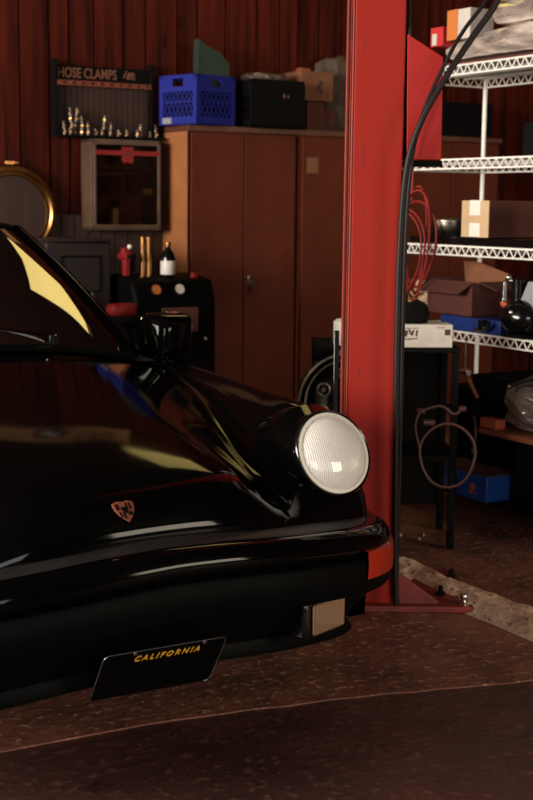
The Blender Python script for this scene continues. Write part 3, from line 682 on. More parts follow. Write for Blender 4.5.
# green cloth standing up from the blue crate
g = MB(); pts = [(0, 0, 0), (.19, 0, 0), (.19, 0, .145), (.13, 0, .20), (0, 0, .26)]
g.prism(pts, (0, .06, 0)); bmesh.ops.subdivide_edges(g.bm, edges=g.bm.edges[:], cuts=6, use_grid_fill=True); lumpy(g, .012, 9, 2)
one(g, 'folded_cloth', 'green', 'dark green folded cloth poking up out of the blue crate', 'cloth', 3.56, 6.82, CT+.21, smooth=60)
one(lumpy(blob((0, 0, .02), (.27, .2, .05)), .012, 20, 3, 0), 'plastic_wrap', 'bag', 'crumpled clear plastic wrap lying on the black crate', 'plastic wrap', 3.95, 6.78, CT+.264, smooth=60)
def cbox(name, label, x, y, z, w, d, h, m, rz=0, flaps=False, group=None, cat='box', bev=.003, tape=None):
    t = rthing(name, label, cat, x, y, z, rz, group)
    MB().b2(0, w, 0, d, 0, h).build('box_body', m, t, bev)
    if tape:
        q = MB(); q.b2(w*.4, w*.6, -.001, d+.001, .002, h+.001); q.build('tape', tape, t)
    return t
t = cbox('cardboard_box', 'brown cardboard box with dark printed mark, topmost of the stack beside the black crate', 4.165, 6.72, CT+.168, .22, .2, .165, 'card')
pr = MB(); pr.box((.13, -.002, .10), (.025, .002, .03), ry=.6); pr.box((.12, -.002, .075), (.03, .002, .02)); pr.box((.135, -.002, .055), (.015, .002, .03)); pr.build('printed_mark', 'ink', t)
t = cbox('parts_box', 'black parts box with a small white label, under the cardboard box', 4.15, 6.73, CT, .055, .2, .16, 'matt')
MB().b2(.012, .026, -.002, 0, .05, .12).build('label_or_lit_end', 'whitep', t)
cbox('cardboard_box', 'dull brown small box under the cardboard box, between black box and red-brown box', 4.21, 6.72, CT, .115, .2, .16, 'cardred')
cbox('cardboard_box', 'red-brown small box at the right end of the stack on the cabinet', 4.342, 6.75, CT+.03, .085, .18, .10, 'cardred', 5)
cbox('parts_box', 'flat dark carton underneath the red-brown small box', 4.335, 6.74, CT, .11, .19, .028, 'darkwood')
cbox('wooden_block', 'small orange wooden block lying on the topmost cardboard box', 4.175, 6.74, CT+.334, .07, .05, .018, 'orangewood', 5, cat='block')
one(lumpy(blob((0, 0, .22), (.24, .2, .46)), .045, 6, 4, 0), 'rag_bundle', 'greycloth', 'grey-brown bundled rag hanging over the boxes next to the red column', 'cloth', 4.50, 6.88, CT+.0, smooth=60)
t = cbox('storage_box', 'long black storage box on the cabinet seen below the top wire shelf', 5.19, 6.78, CT, .44, .2, .2, 'matt')
MB().b2(-.004, .444, -.004, .204, .2, .215).build('box_lid', 'matt', t, .003)

# ---------------------------------------------------------------- wall things on the left
# hose clamp rack
t = rthing('hose_clamp_rack', 'black wall rack headed HOSE CLAMPS with a reddish ledge and dark backboard', 'rack', 2.775, 7.0, 1.62)
MB().b2(-.01, .56, -.035, .0, .29, .37).build('sign_board', 'matt', t, .002)
tx = text('HOSE CLAMPS', .075, 'signtext', t, 'sign_lettering', facing(.005, -.0365, .328), space=1.0, sx=.72, align='LEFT')
lg = MB()
for k in range(3): lg.box((.40+.022*k, -.037, .33+.008*(1-k % 2)), (.006 if k == 0 else .02, .002, .045-.010*k), ry=R(25))
for k in range(3): lg.box((.435+.004*k, -.037, .315+.014*k), (.055-.012*k, .002, .006))
lg.build('sign_emblem', 'signtext', t)
ld = MB().b2(-.01, .56, -.06, -.0, .262, .288).build('sign_ledge', 'signledge', t, .002)
hk = MB()
for k in range(10): hk.cyl((.03+k*.055, -.065, .276), .006, .008, 'Y', 8)
hk.build('ledge_hook', 'matt', t)
bk = MB(); x = -.01
while x < .55: bk.b2(x+.002, x+.032, -.012, 0, 0, .262); x += .0335
bk.build('backboard', 'darkwood', t)
for xx in (-.012, .555): MB().b2(xx-.006, xx+.006, -.06, 0, 0, .40).build('side_post', 'matt', t)
MB().b2(-.01, .62, -.10, 0, -.012, 0.0).build('rack_shelf', 'matt', t)
# shiny fittings on the rack shelf
def fitting():
    t = rthing('hose_fitting', 'x', 'fitting', 0, 0, 0)
    MB().lathe([(.001, 0), (.012, 0), (.012, .012), (.007, .016), (.007, .034), (.01, .036), (.01, .044), (.001, .044)], 12).build('fitting_body', 'alloy', t)
    MB().cyl((0, 0, .020), .0105, .008, seg=6).build('fitting_nut', 'brass', t)
    return t
f0 = fitting()
spots = []
for k, (x, n_) in enumerate([(2.835, 2), (2.865, 4), (2.90, 4), (2.935, 3), (2.97, 2), (3.02, 1), (3.06, 3), (3.11, 2), (3.16, 1), (3.2, 1), (3.26, 1), (3.285, 2), (3.35, 1), (3.385, 2)]):
    for j in range(n_): spots.append((x-.025+random.uniform(-.005, .005), 6.945+random.uniform(-.02, .02), 1.62+.044*.8*j, j, n_))
for i, (x, y, z, j, n_) in enumerate(spots):
    if i == 0: f = f0
    else:
        f = f0.copy(); C.objects.link(f)
        for c in list(f0.children):
            d = c.copy(); C.objects.link(d); d.parent = f
    f.scale = (1.1, 1.1, .8); f.location = r2w(x, y, z); f.rotation_euler.z = random.random()*6
    f['label'] = 'small shiny metal hose fitting standing on the black rack shelf over the display case'; f['group'] = 'shiny fittings on the rack shelf'
# display case
t = rthing('display_case', 'glass fronted metal wall case with red banded door below the HOSE CLAMPS rack', 'display case', 2.925, 6.86, 1.11)
w_, h_, d_ = .42, .49, .14
cs_ = MB(); cs_.b2(0, .018, 0, d_, 0, h_); cs_.b2(w_-.018, w_, 0, d_, 0, h_); cs_.b2(0, w_, 0, d_, 0, .018); cs_.b2(0, w_, 0, d_, h_-.018, h_); cs_.b2(0, w_, d_-.006, d_, 0, h_); cs_.build('case_body', 'casemetal', t, .002)
for z in (.19, .33): 
    MB().b2(.018, w_-.018, .02, d_-.01, z, z+.008).build('case_shelf', 'casemetal', t)
df = MB(); df.b2(.012, .026, -.012, 0, .012, h_-.012); df.b2(w_-.026, w_-.012, -.012, 0, .012, h_-.012); df.b2(.012, w_-.012, -.012, 0, .012, .03); df.b2(.012, w_-.012, -.012, 0, h_-.03, h_-.012); dd = df.build('case_door', 'casemetal', t, .002)
MB().b2(.026, w_-.026, -.006, -.003, .03, h_-.03).build('door_glass', 'glass', dd)
bn = MB(); bn.b2(.02, w_-.02, -.014, -.012, .405, .43)
bn.prism([(.175, -.016, .45), (.245, -.016, .45), (.245, -.016, .375), (.23, -.016, .36), (.21, -.016, .37), (.19, -.016, .36), (.175, -.016, .375)], (0, .003, 0)); tag(bn.build('red_emblem_band', 'redpl', dd), 'red band with a shield shape')
MB().b2(.2, .222, -.018, -.016, .40, .42).build('emblem_mark', 'ink', dd)
# contents of the case
def small(name, label, x, y, z, w, d, h, m, cat='box', rz=0): return one(MB().b2(0, w, 0, d, 0, h), name, m, label, cat, x, y, z, rz, bev=.002)
small('parts_carton', 'tan torn carton on the bottom floor of the glass wall case', 3.11, 6.90, 1.13, .13, .06, .15, 'card')
small('parts_carton', 'narrow pinkish carton left of the tan carton in the glass wall case', 3.07, 6.90, 1.13, .035, .05, .10, 'whitep')
small('parts_carton', 'dark carton on the middle shelf of the glass wall case, left side', 2.96, 6.91, 1.309, .17, .06, .09, 'darkwood')
small('parts_carton', 'cream flat carton on the middle shelf of the glass wall case, right side', 3.25, 6.90, 1.309, .06, .06, .03, 'cream')
small('parts_carton', 'reddish dark carton behind the cream carton in the glass wall case', 3.19, 6.95, 1.309, .11, .03, .11, 'cardred')
# drum ring on the wall, left
t = rthing('wall_disc', 'round brass rimmed disc hanging on the plank wall behind the car roof', 'wall disc', 2.50, 6.96, 1.20)
T = Matrix.Rotation(PI/2, 4, 'X')
MB().lathe([(.215, -.03), (.245, -.02), (.252, .01), (.245, .035), (.225, .04), (.215, .03), (.2, .034), (.195, .02)], 64, T).build('rim', 'brass', t, smooth=50)
MB().cyl((0, .0, 0), .2, .04, 'Y', 64).build('face', 'darkwood', t)
lt = MB(); lt.box((.0, -.02, .262), (.07, .02, .02)); lt.cyl((.03, -.02, .262), .014, .03, 'X', 12); lt.build('clasp', 'brass', t, .002)
MB().b2(-.02, .02, .02, .07, .2, .24).build('hanger', 'matt', t)
# grey steel machine left of the workshop cart
t = rthing('steel_machine', 'dark grey sheet steel machine with recessed panel standing against the plank wall', 'machine', 2.50, 6.45, 0)
MB().b2(0, .36, 0, .3, 0, 1.06).build('machine_body', 'greymetal', t, .012)
rp = MB(); rp.b2(.08, .30, -.008, 0, .80, .81); rp.b2(.08, .30, -.008, 0, .98, .99); rp.b2(.08, .09, -.008, 0, .80, .99); rp.b2(.29, .30, -.008, 0, .80, .99); rp.build('machine_panel', 'matt', t, .002)
MB().b2(.0, .36, -.02, .32, 1.06, 1.075).build('machine_top', 'greymetal', t, .003)
MB().tube([(.25, -.01, .80), (.25, -.03, .74), (.27, -.03, .66)], .01, 8, sm=3).build('machine_lever', 'steel', t)
one(lumpy(blob((0, 0, .03), (.16, .12, .07)), .008, 12, 6, 0), 'red_rag', 'redpl', 'crumpled red rag on the stool beside the grey machine', 'cloth', 2.79, 6.18, .70, smooth=60)
t = rthing('stool', 'low dark stool carrying the red rag in front of the grey machine', 'stool', 2.79, 6.18, 0)
MB().cyl((0, 0, .685), .12, .03).build('seat', 'matt', t, .004)
for k in range(4):
    a = PI/4+k*PI/2; MB().tube([(.07*math.cos(a), .07*math.sin(a), .67), (.13*math.cos(a), .13*math.sin(a), 0)], .011, 8).build('leg', 'matt', t)
# workshop cart: black tester with gauges
t = rthing('diagnostic_cart', 'black workshop machine on castors with two gauges and a faded pink panel', 'machine', 2.90, 6.25, 0)
bb = MB(); pf = [(0, 0, .09), (0, 0, .76), (0, .05, .87), (0, .34, .89), (0, .34, .09)]
bb.prism(pf, (.47, 0, 0)); bb.build('cart_body', 'plastic', t, .02)
T = Matrix.Translation((0, .03, .815)) @ Matrix.Rotation(R(-24), 4, 'X')
for gx, m_ in ((.13, 'orange'), (.265, 'whitep')):
    g = MB(); g.lathe([(.042, -.01), (.042, .014), (.034, .016), (.033, .008), (.001, .008)], 28, T @ Matrix.Translation((gx, 0, 0)) @ Matrix.Rotation(PI/2, 4, 'X')); gg = g.build('gauge', 'gloss', t)
    MB().cyl((gx, -.010, 0), .026, .004, 'Y', 24, T=T).build('gauge_face', m_, gg)
tag(MB().b2(.15, .36, -.006, 0, .60, .725).build('front_panel', 'pinkpanel', t, .002), 'faded pinkish panel')
MB().cyl((.40, -.005, .56), .008, .02, 'Y', 12).build('knob', 'bolt', t)
MB().b2(.36, .39, .06, .09, .87, .90).build('red_switch', 'redpl', t, .004)
for x, y in ((.05, .05), (.42, .05), (.05, .29), (.42, .29)):
    w = MB(); w.cyl((x, y, .035), .035, .025, 'X', 20); w.b2(x-.02, x+.02, y-.01, y+.01, .06, .1); w.build('castor', 'matt', t)
# bottle
t = rthing('oil_bottle', 'dark glass bottle with white label standing on the black workshop machine', 'bottle', 3.14, 6.36, .876)
MB().lathe([(.001, 0), (.036, 0), (.038, .01), (.038, .10), (.03, .125), (.016, .145), (.014, .165), (.001, .165)], 28).build('bottle_body', 'gloss', t)
MB().lathe([(.0385, .015), (.039, .016), (.039, .085), (.0385, .086)], 28).build('bottle_label', 'whitep', t)
MB().cyl((0, 0, .172), .016, .018).build('bottle_cap', 'brass', t)
for x, lb in ((3.015, 'left of the pair of tall brass tubes standing on the black workshop machine'), (3.05, 'right of the pair of tall brass tubes, next to the dark bottle')):
    b = MB(); b.cyl((0, 0, .10), .0135, .20)
    for k in range(9): b.cyl((0, 0, .02+.02*k), .0142, .004)
    b.cyl((0, 0, .2), .016, .01); b.cyl((0, 0, .004), .018, .008)
    one(b, 'brass_tube', 'brass', lb, 'tube', x, 6.40, .878)
# red grease gun / tool
t = rthing('air_drill', 'red and black air tool with a white tip hanging left of the brass tubes', 'tool', 2.915, 6.40, .885)
b = MB(); b.cyl((0, 0, .10), .022, .1, 'Y'); b.b2(-.014, .014, -.03, .012, .0, .09); b.build('tool_body', 'redpl', t, .004)
b = MB(); b.cyl((0, -.06, .1), .012, .05, 'Y'); b.b2(.0, .05, -.02, .02, .02, .11); b.build('tool_chuck', 'matt', t)
MB().sph((0.012, -.03, .15), .013).build('tool_tip', 'whitep', t)
b = MB(); b.b2(-.02, .02, -.02, .02, .09, .145); b.build('tool_head', 'redpl', t, .006)

# ---------------------------------------------------------------- cart behind the column
t = thing('tool_cart', 'black steel rolling cart standing behind the red column', 'cart', (.17, 4.86, 0))
for z in (.33, .73): MB().b2(0, .53, 0, .34, z, z+.02).build('cart_tray', 'matt', t, .003)
for x, y in ((.015, .015), (.515, .015), (.015, .325), (.515, .325)):
    MB().b2(x-.012, x+.012, y-.012, y+.012, .07, .75).build('cart_post', 'matt', t)
    c = MB(); c.cyl((x, y, .035), .035, .02, 'X', 20); c.build('castor', 'matt', t)
MB().b2(.02, .51, .325, .333, .1, .73).build('back_panel', 'matt', t)
# wheel rim leaning on the cart tray
t = thing('wheel_rim', 'dark alloy wheel with chrome lip and no tyre, left of the red column', 'wheel', (.292, 4.76, .565))
T = Matrix.Rotation(PI/2, 4, 'X'); K_ = .86
def kp(pr): return [(r*K_, z) for r, z in pr]
MB().lathe(kp([(.196, -.09), (.206, -.085), (.2, -.06), (.19, .04), (.2, .07), (.211, .075), (.211, .083), (.203, .085), (.196, .075)]), 64, T).build('rim_barrel', 'gloss', t, smooth=40)
tag(MB().lathe(kp([(.205, .078), (.212, .080), (.214, .088), (.207, .09), (.202, .082)]), 64, T).build('rim_lip', 'worn', t, smooth=50), 'bright polished lip')
MB().lathe(kp([(.001, .02), (.07, .02), (.1, .045), (.18, .05), (.192, .03), (.192, .01), (.001, .0)]), 64, T).build('wheel_disc', 'gloss', t, smooth=40)
MB().lathe(kp([(.176, .052), (.180, .060), (.184, .062), (.186, .05)]), 64, T).build('inner_lip', 'worn', t, smooth=40)
for k in range(8):
    a = R(18+45*k); hb = MB(); TT = T @ Matrix.Translation((.103*math.cos(a), .103*math.sin(a), .045))
    hb.lathe([(.026, -.005), (.026, .006), (.020, .010), (.018, .004), (.018, -.005)], 28, TT); hr_ = hb.build('hole_ring', 'worn', t, smooth=40)
    MB().lathe([(.001, .012), (.007, .012), (.010, -.004)], 16, TT).build('ring_stud', 'worn', hr_, smooth=40)
MB().lathe([(.001, .03), (.03, .028), (.034, .01)], 24, T @ Matrix.Translation((0, 0, .02))).build('hub_cap', 'gloss', t, smooth=40)
# stack of tyres the rim stands on
tb0 = None
for i, (z, lb) in enumerate(((0, 'lower'), (.185, 'upper'))):
    b = MB(); b.lathe([(.17, .02), (.2, .0), (.26, .0), (.295, .03), (.3, .09), (.295, .15), (.26, .18), (.2, .18), (.17, .16)], 48)
    one(b, 'tire', 'tyre', lb+' black tyre lying flat below the alloy wheel behind the car', 'tire', -.16, 4.98, z, world=True, smooth=50)
b = MB(); b.b2(-.12, .18, -.06, .06, 0, .365); one(b, 'wooden_crate', 'darkwood', 'dark wooden block holding up the alloy wheel beside the cart', 'crate', .255, 4.76, 0, world=True, bev=.004)
# white bottle on the cart at the column edge
b = MB(); b.lathe([(.001, 0), (.034, 0), (.036, .008), (.036, .085), (.024, .095), (.001, .096)], 24); one(b, 'white_bottle', 'whitep', 'white plastic container peeking out at the left edge of the red column', 'bottle', .278, 4.93, .75, world=True, smooth=40)
# white printed carton
t = thing('printed_carton', 'long white printed carton lying on the cart right of the red column', 'box', (.475, 4.85, .75), R(3))
MB().b2(0, .195, 0, .12, 0, .083).build('box_body', 'white', t, .002)
tw = MB()
tw.b2(.166, .186, -.0012, 0, .045, .066)
for x, z, w_, h_, a in [(.02, .052, .022, .022, .3), (.04, .056, .006, .02, -.4), (.049, .053, .006, .02, .3), (.064, .052, .006, .022, .1), (.022, .031, .012, .004, 0), (.036, .030, .010, .005, .2), (.049, .032, .012, .004, 0), (.062, .033, .01, .004, -.2), (.03, .069, .03, .002, 0), (.06, .070, .02, .002, 0), (.15, .072, .03, .002, 0)]:
    tw.box((x, -.0006, z), (w_, .0012, h_), ry=a)
tw.build('carton_print', 'ink', t)
one(lumpy(blob((0, 0, .035), (.12, .10, .09)), .014, 14, 9, 0), 'black_cloth', 'matt', 'crumpled black cloth lying on top of the white printed carton', 'cloth', .53, 4.915, .834, world=True, smooth=60)

# ---------------------------------------------------------------- wire shelving
SX0, SX1, SY0, SY1 = 3.384, 3.84, 3.46, 4.68
LZ = [.40, .762, 1.10, 1.44, 1.803]
t = rthing('wire_shelving', 'tall white wire shelving unit loaded with boxes right of the red column', 'shelf', SX0, SY0, 0)
sw_, sl_ = SX1-SX0, SY1-SY0
for x in (.0, sw_):
    for y in (.0, sl_):
        p = MB(); p.cyl((x, y, .96), .0095, 1.9, seg=16)
        for k in range(34): p.cyl((x, y, .08+k*.054), .0102, .004, seg=16)
        p.cyl((x, y, 1.915), .014, .012); p.build('post', 'wire', t, smooth=40)
def wshelf(z):
    b = MB(); g_ = .0355
    def run(p, q):
        P_, Q_ = V3(*p), V3(*q); L = (Q_-P_).length; n_ = max(4, int(L/.046))
        for dz_ in (0, -g_): b.tube([P_+V3(0, 0, dz_), Q_+V3(0, 0, dz_)], .0042, 6)
        z_ = []
        for i in range(n_*2+1): z_.append(P_.lerp(Q_, i/(2*n_))+V3(0, 0, -g_ if i % 2 else 0))
        for a, c in zip(z_, z_[1:]): b.tube([a, c], .0026, 5)
    run((0, .015, z), (0, sl_-.015, z)); run((sw_, .015, z), (sw_, sl_-.015, z)); run((.015, 0, z), (sw_-.015, 0, z)); run((.015, sl_, z), (sw_-.015, sl_, z))
    n_ = 46
    for i in range(1, n_): y = sl_*i/n_; b.tube([(0, y, z), (sw_, y, z)], .0018, 5)
    for x in (.12, .23, .34): b.tube([(x, 0, z-.008), (x, sl_, z-.008)], .0025, 5)
    return b
for z in LZ[1:]: wshelf(z).build('wire_shelf', 'wire', t, smooth=60)
bs = MB().b2(-.015, sw_-.02, -.02, .62, LZ[0]-.022, LZ[0]).build('wooden_shelf', 'orangewood', t, .002); tag(bs, 'orange-brown wooden board')
MB().b2(0, sw_, 0, sl_, .10, .118).build('bottom_shelf', 'matt', t, .002)

Z4, Z3, Z2, Z1 = .765, 1.103, 1.443, 1.806
# top shelf
cbox('red_carton', 'small red and white carton at the far end of the top shelf', 3.40, 4.42, Z1+.085, .10, .08, .075, 'redcard')
one(MB().b2(0, .002, 0, .03, 0, .045), 'price_tag', 'white', 'white square tag on the end of the small red carton', 'tag', 3.397, 4.455, Z1+.09)
t = cbox('orange_carton', 'upright orange and white carton behind the plastic wrapped parts on the top shelf', 3.40, 4.25, Z1+.10, .12, .14, .115, 'white')
MB().b2(-.002, .121, .075, .141, 0, .1155).build('orange_end', 'orange', t)
def wrap(name, label, x, y, z, d, seed, m, amp=.02, sc=9):
    return one(creased(blob((0, 0, d[2]/2), d, 6), amp, sc, seed), name, m, label, 'bag', x, y, z, smooth=70)
one(MB().b2(-.01, .40, -.02, 1.08, 0, .012), 'flat_carton', 'cardred', 'flat brown carton lying under the silvery wrap on the top shelf', 'box', 3.40, 3.46, Z1, bev=.003)
wrap('plastic_wrapped_part', 'long silvery plastic wrapped part, lower of the two on the top shelf', 3.58, 3.97, Z1+.014, (.37, 1.16, .11), 3, 'silverbag', .022)
wrap('plastic_wrapped_part', 'crumpled clear wrapped part lying above the silvery one on the top shelf', 3.58, 3.86, Z1+.125, (.33, .76, .115), 8, 'silverbag', .028, 8)
cbox('red_carton', 'small reddish carton standing at the left front corner under the silvery wrap', 3.395, 4.56, Z1, .09, .07, .06, 'orangebox')
# shelf 2
cbox('storage_bin', 'large black bin with grey lid on the second wire shelf, near the picture edge', 3.42, 3.52, Z2, .34, .42, .125, 'matt')
# shelf 3
t = cbox('long_carton', 'long brown carton with bright cream end and two white tapes on the third shelf', 3.40, 4.095, Z3+.035, .62, .165, .142, 'cardred', 0)
MB().b2(-.003, .0, 0, .165, 0, .142).build('carton_end', 'cream', t)
for z0, z1 in ((.085, .143), (.003, .055)): MB().b2(-.0045, -.003, .05, .115, z0, z1).build('tape', 'whitep', t)
one(lumpy(MB().b2(0, .40, 0, 1.0, 0, .03), 0, 1), 'flat_tray', 'gloss', 'flat black tray of parts lying along the third shelf below the cream-ended carton', 'tray', 3.41, 3.62, Z3+.002, bev=.004)
t = rthing('round_tin', 'round silver lidded tin on a black base at the far end of the third shelf', 'tin', 3.49, 4.44, Z3+.032)
MB().lathe([(.001, 0), (.085, 0), (.085, .02), (.001, .02)], 32).build('tin_base', 'matt', t)
MB().lathe([(.001, .02), (.088, .02), (.095, .03), (.095, .055), (.098, .057), (.098, .066), (.09, .070), (.03, .074), (.001, .075)], 40).build('tin_body', 'steel', t, smooth=40)
cbox('orange_carton', 'orange-edged carton at the right picture edge on the third shelf', 3.40, 3.68, Z3+.035, .2, .16, .145, 'orange')
# red air hose coil hanging at shelf end
b = MB()
for k in range(5):
    pts = []
    ph = random.uniform(0, 6)
    for i in range(40):
        a = 2*PI*i/40
        pts.append(V3(.012*k+.012*math.sin(a*2+ph), .115*math.cos(a)*(1+.12*math.sin(ph))+.022*math.sin(ph+k), .20*math.sin(a)*(1+.12*math.cos(ph*2))+.02*math.sin(a*2+ph)+.01*k))
    b.tube(pts, .0048, 6, True)
b.tube([V3(.03, .02, .2), V3(.02, .0, .27), V3(.02, -.01, .42)], .005, 6, sm=4)
one(b, 'air_hose_coil', 'redhose', 'coiled thin red air hose hanging at the shelf end beside the black hoses', 'hose', 3.335, 4.54, 1.08, rz=-8, smooth=60)
# shelf 4 : cardboard box with open flaps
t = rthing('open_cardboard_box', 'brown cardboard box with open flaps and a pale lit end on the fourth shelf', 'box', 3.40, 4.18, Z4+.058)
W_, D_, H_ = .42, .42, .135
b = MB(); b.b2(0, W_, 0, .006, 0, H_); b.b2(0, W_, D_-.006, D_, 0, H_); b.b2(0, .006, 0, D_, 0, H_); b.b2(W_-.006, W_, 0, D_, 0, H_); b.b2(0, W_, 0, D_, 0, .006); b.build('box_body', 'cardred', t, .001)
MB().b2(-.003, 0, .29, D_, 0, H_-.005).build('label_or_lit_end', 'cream', t)  # cream strip puts the side light on this box end into its colour
f = MB(); f.prism([(0, 0, H_), (0, D_*.72, H_), (-.05, D_*.68, H_-.045), (-.05, .03, H_-.045)], (0, .0, .004)); f.build('box_flap', 'cardred', t)
f = MB(); f.prism([(.03, 0, H_), (W_-.03, 0, H_), (W_-.06, -.075, H_-.03), (.06, -.075, H_-.03)], (0, .002, .004)); f.build('box_flap', 'cardred', t)
f = MB(); f.prism([(W_*.35, D_*.55, H_-.01), (W_*.35, .02, H_-.01), (W_*.42, -.02, H_+.03), (W_*.40, D_*.42, H_+.075), (W_*.38, D_*.62, H_+.075)], (.004, 0, 0)); f.build('box_flap', 'card', t)
t = cbox('blue_tray', 'blue plastic tray under the open cardboard box on the fourth shelf', 3.393, 4.0, Z4+.002, .3, .37, .055, 'bluebin')
# small silver spray nozzle items in front of tray
t = rthing('spray_gun', 'small metal spray gun lying in front of the blue tray', 'tool', 3.37, 4.12, Z4+.004)
b = MB(); b.tube([(0, 0, .012), (0, -.06, .02), (-.005, -.09, .045)], .008, 8, sm=3); b.build('gun_body', 'steel', t); MB().cyl((0, -.04, .032), .016, .04).build('gun_cup', 'gloss', t)
# compressor / black tank with fittings
t = rthing('air_pump', 'glossy black round air pump with chrome fittings on the fourth shelf', 'pump', 3.42, 3.90, Z4+.002)
MB().sph((0, 0, .075), .078, (1.1, 1.2, .9), 32).build('pump_tank', 'gloss', t)
b = MB(); b.cyl((0, .03, .17), .030, .07); b.cyl((0, .03, .21), .036, .02); b.build('pump_head', 'gloss', t, .003)
b = MB(); b.cyl((-.045, .06, .165), .012, .06); b.cyl((-.045, .06, .14), .016, .012); b.cyl((-.045, .06, .2), .010, .02); b.build('pump_valve', 'chrome', t)
b = MB(); b.sph((-.03, .055, .225), .012); b.sph((-.05, .02, .215), .008); b.sph((-.08, -.02, .1), .009); b.build('pump_knob', 'chrome', t)
b = MB(); b.cyl((-.02, .075, .125), .018, .035, 'Y'); tag(b.build('pump_cap', 'orangebox', t, .003), 'orange cap')
MB().b2(-.05, .05, -.06, .06, 0, .012).build('pump_foot', 'matt', t)
t = rthing('paper_bundle', 'grey-white folded paper sheet standing right of the black pump', 'paper', 3.40, 3.75, Z4+.10)
b = MB(); b.prism([(0, .15, 0), (0, -.1, 0), (.02, -.1, .13), (.01, .12, .115), (0, .155, .03)], (.02, 0, 0)); b.build('folded_sheet', 'greyp', t, .002)
cbox('black_box', 'black box behind the grey-white paper on the fourth shelf', 3.47, 3.56, Z4+.002, .3, .235, .22, 'matt')
cbox('black_box', 'low black box supporting the grey-white paper on the fourth shelf', 3.39, 3.60, Z4+.002, .065, .19, .097, 'plastic')
# below: bag, orange box, tools, blue boxes
wrap('clear_bag', 'crumpled clear plastic bag of parts on the wooden board', 3.52, 3.85, LZ[0]+.002, (.24, .32, .16), 5, 'bag', .03, 10)
cbox('orange_box', 'small orange box lying at the front corner of the wooden board', 3.375, 3.985, LZ[0]+.002, .05, .095, .038, 'orangebox')
b = MB(); b.tube([(0, .1, .0), (0, 0, .04), (.02, -.12, .10)], .007, 8, sm=4); b.sph((0, .1, 0), .012); one(b, 'chrome_ratchet', 'steel', 'chrome tool handle hanging under the fourth shelf over the clear bag', 'tool', 3.40, 3.84, .575, smooth=60)
t = rthing('hammer', 'small hammer with a brown handle and bright head hooked below the fourth shelf', 'hammer', 3.372, 4.17, .60)
MB().tube([(0, 0, 0), (0, -.075, -.085)], .007, 8).build('hammer_handle', 'orangewood', t)
b = MB(); b.cyl((0, .008, .008), .013, .05, 'Y'); b.build('hammer_head', 'bolt', t, .002); MB().cyl((0, .008, .07), .003, .12).build('hook', 'steel', t)
for x, y, z, w_, l_, h_, lb in ((3.34, 3.985, .118, .30, .185, .10, 'blue cardboard box with an orange emblem, right one on the bottom shelf'), (3.37, 4.21, .13, .2, .19, .09, 'blue cardboard box behind the brown hose loop, left one on the bottom shelf')):
    t = cbox('blue_box', lb, x, y, z if y > 4.2 else .118, w_, l_, h_, 'bluebox')
    if y > 4.2: t.location.z = .118
    MB().b2(.01, w_-.01, .01, l_-.01, h_, h_+.004).build('box_lid', 'cardred', t)
    e = MB(); e.cyl((-.001, l_*.45, h_*.5), .016, .002, 'X', 20); e.b2(-.002, 0, l_*.45-.024, l_*.45+.024, h_*.24, h_*.32); e.build('box_emblem', 'orangebox', t)
# big dark things on the lower shelves
def drum(x, y, z, r, h, label, m='matt', name='oil_drum'):
    t = rthing(name, label, 'drum', x, y, z)
    MB().lathe([(.001, 0), (r, 0), (r+.004, .006), (r, .012), (r, h*.33), (r+.004, h*.35), (r, h*.37), (r, h*.66), (r+.004, h*.68), (r, h*.7), (r, h-.01), (r+.004, h-.004), (r, h), (r-.006, h-.008), (.001, h-.008)], 32).build('drum_body', m, t, smooth=40)
drum(3.70, 4.48, .118, .11, .38, 'dark drum standing at the far end of the bottom shelf behind the hose loop')
cbox('black_box', 'tall black box at the near end of the bottom shelf under the wooden board', 3.42, 3.48, .118, .36, .44, .24, 'matt')
cbox('black_box', 'black box filling the space between wooden board and fourth shelf', 3.67, 3.5, LZ[0]+.002, .15, .53, .25, 'matt')
cbox('black_box', 'wide black box standing on the bottom shelf behind the hammer', 3.50, 4.05, .222, .3, .24, .36, 'matt')
one(MB().b2(0, .3, 0, .2, 0, .09), 'black_plank', 'matt', 'black case lying flat beneath the wide black box', 'case', 3.655, 4.04, .118, bev=.004)
# brown hose loop hanging at the cart end
b = MB(); pts = [V3(.10*math.cos(a)*(1+.04*math.sin(3*a)), 0.01*math.sin(a), .115*math.sin(a)) for a in [2*PI*i/36 for i in range(36)]]
b.tube(pts, .006, 8, True); b.tube([(-.10, 0, .02), (-.12, -.01, .11), (-.10, -.01, .17)], .005, 8, sm=4)
b.cyl((-.07, -.004, .12), .012, .04, 'X'); one(b, 'hose_loop', 'brownhose', 'brown rubber hose looped in a ring hanging in front of the left blue box', 'hose', .655, 4.80, .365, world=True, smooth=60)
b = MB(); b.tube([(0, 0, 0), (-.02, .0, .03), (-.03, 0, .08), (0, 0, .12), (.03, 0, .13)], .005, 8, sm=4); b.cyl((.012, 0, -.002), .009, .03, 'X'); one(b, 'short_hose', 'brownhose', 'short bent brown hose end hanging left of the small orange box', 'hose', 3.345, 4.075, .31, rz=60, smooth=60)
b = MB(); b.tube([(-.10, 0, .04), (-.03, .0, .06), (.02, 0, .03), (.05, 0, .05)], .006, 8, sm=4); b.cyl((.05, 0, .05), .011, .025, 'X'); b.cyl((-.10, 0, .04), .012, .03, 'X'); one(b, 'hose_connector', 'brownhose', 'brown hose connector draped on the black cart under the white carton', 'hose', .66, 4.84, .48, world=True, smooth=60)
# bits on the floor
for i, (x, y, r_) in enumerate([(3.02, 4.10, .009), (3.05, 4.02, .007), (3.10, 4.06, .006), (2.96, 4.14, .006)]):
    b = MB(); b.cyl((0, 0, r_*.5), r_, r_, seg=6); b.cyl((0, 0, r_*1.2), r_*.5, r_*.6, seg=8)
    one(b, 'hex_bolt', 'bolt', 'tiny bright bolt lying on the dark floor in front of the blue boxes', 'bolt', x, y, 0, group='loose bolts on the floor')
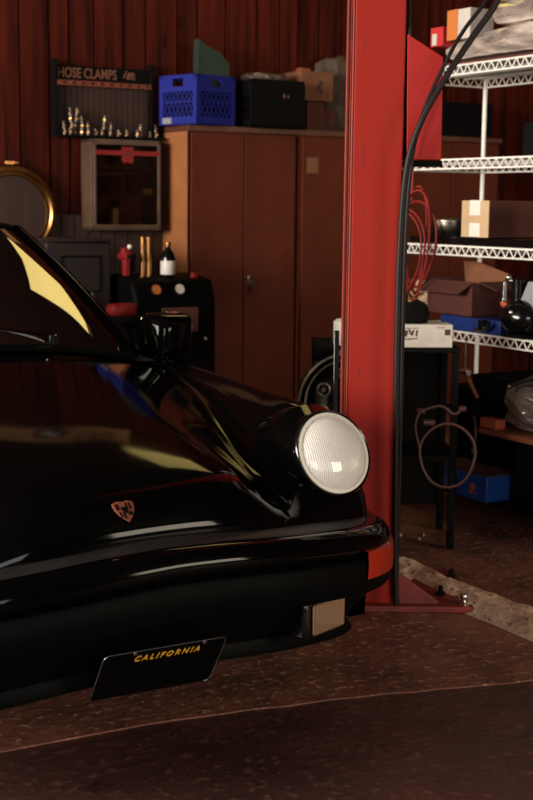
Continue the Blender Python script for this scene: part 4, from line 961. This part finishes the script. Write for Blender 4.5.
# teal blob on the dash standing in for a reflection in the windscreen
one(MB().sph((0, 0, .02), .045, (1, .5, .4), 16), 'teal_reflection', 'teal', 'small teal blob on the dashboard standing in for a windscreen reflection', 'cloth', CARP[0]+.10*cc-1.36*cs, CARP[1]+.10*cs+1.36*cc, .81, world=True)

# ---------------------------------------------------------------- light
w = bpy.data.worlds.new('World'); S.world = w; w.use_nodes = True
w.node_tree.nodes['Background'].inputs[0].default_value = (.55, .6, .7, 1); w.node_tree.nodes['Background'].inputs[1].default_value = .25
def area(name, loc, target, sx_, sy_, power, colr, vis=True):
    ld = bpy.data.lights.new(name, 'AREA'); ld.shape = 'RECTANGLE'; ld.size = sx_; ld.size_y = sy_; ld.energy = power; ld.color = colr
    o = bpy.data.objects.new(name, ld); C.objects.link(o); o.location = loc
    o.rotation_euler = (Vector(target)-Vector(loc)).to_track_quat('-Z', 'Y').to_euler(); return o
dl = r2w(X0-.05, 3.7, 2.05)
area('door_daylight_or_fill', dl, r2w(3, 4.2, 1.2), 3.8, 1.7, 740, (1, .91, .81))
area('door_daylight_or_fill', r2w(-.25, Y0-.05, 1.9), r2w(2.2, 3, .4), 2.1, 1.7, 95, (1, .96, .9))  # added weak fill from the unseen left opening, lights column base and low boxes
area('door_daylight_or_fill', r2w(5.25, Y0-.05, 1.9), r2w(3.0, 3, .4), 2.0, 1.7, 200, (1, .86, .66))

# ---------------------------------------------------------------- camera
cd = bpy.data.cameras.new('camera'); cam = bpy.data.objects.new('camera', cd); C.objects.link(cam); S.camera = cam
cd.sensor_fit = 'VERTICAL'; cd.sensor_height = 36; cd.lens = 1350*36/800; cd.clip_start = .05; cd.dof.use_dof = True; cd.dof.focus_distance = 3.25; cd.dof.aperture_fstop = 6.3
TH = math.atan(194/1350); cam.location = (0, 0, 1.25)
cam.rotation_mode = 'QUATERNION'
cam.rotation_quaternion = (Matrix.Rotation(PI/2-TH, 3, 'X') @ Matrix.Rotation(.011, 3, 'Z')).to_quaternion()
S.view_settings.view_transform = 'Standard'; S.view_settings.look = 'None'; S.view_settings.exposure = 0; S.view_settings.gamma = 1
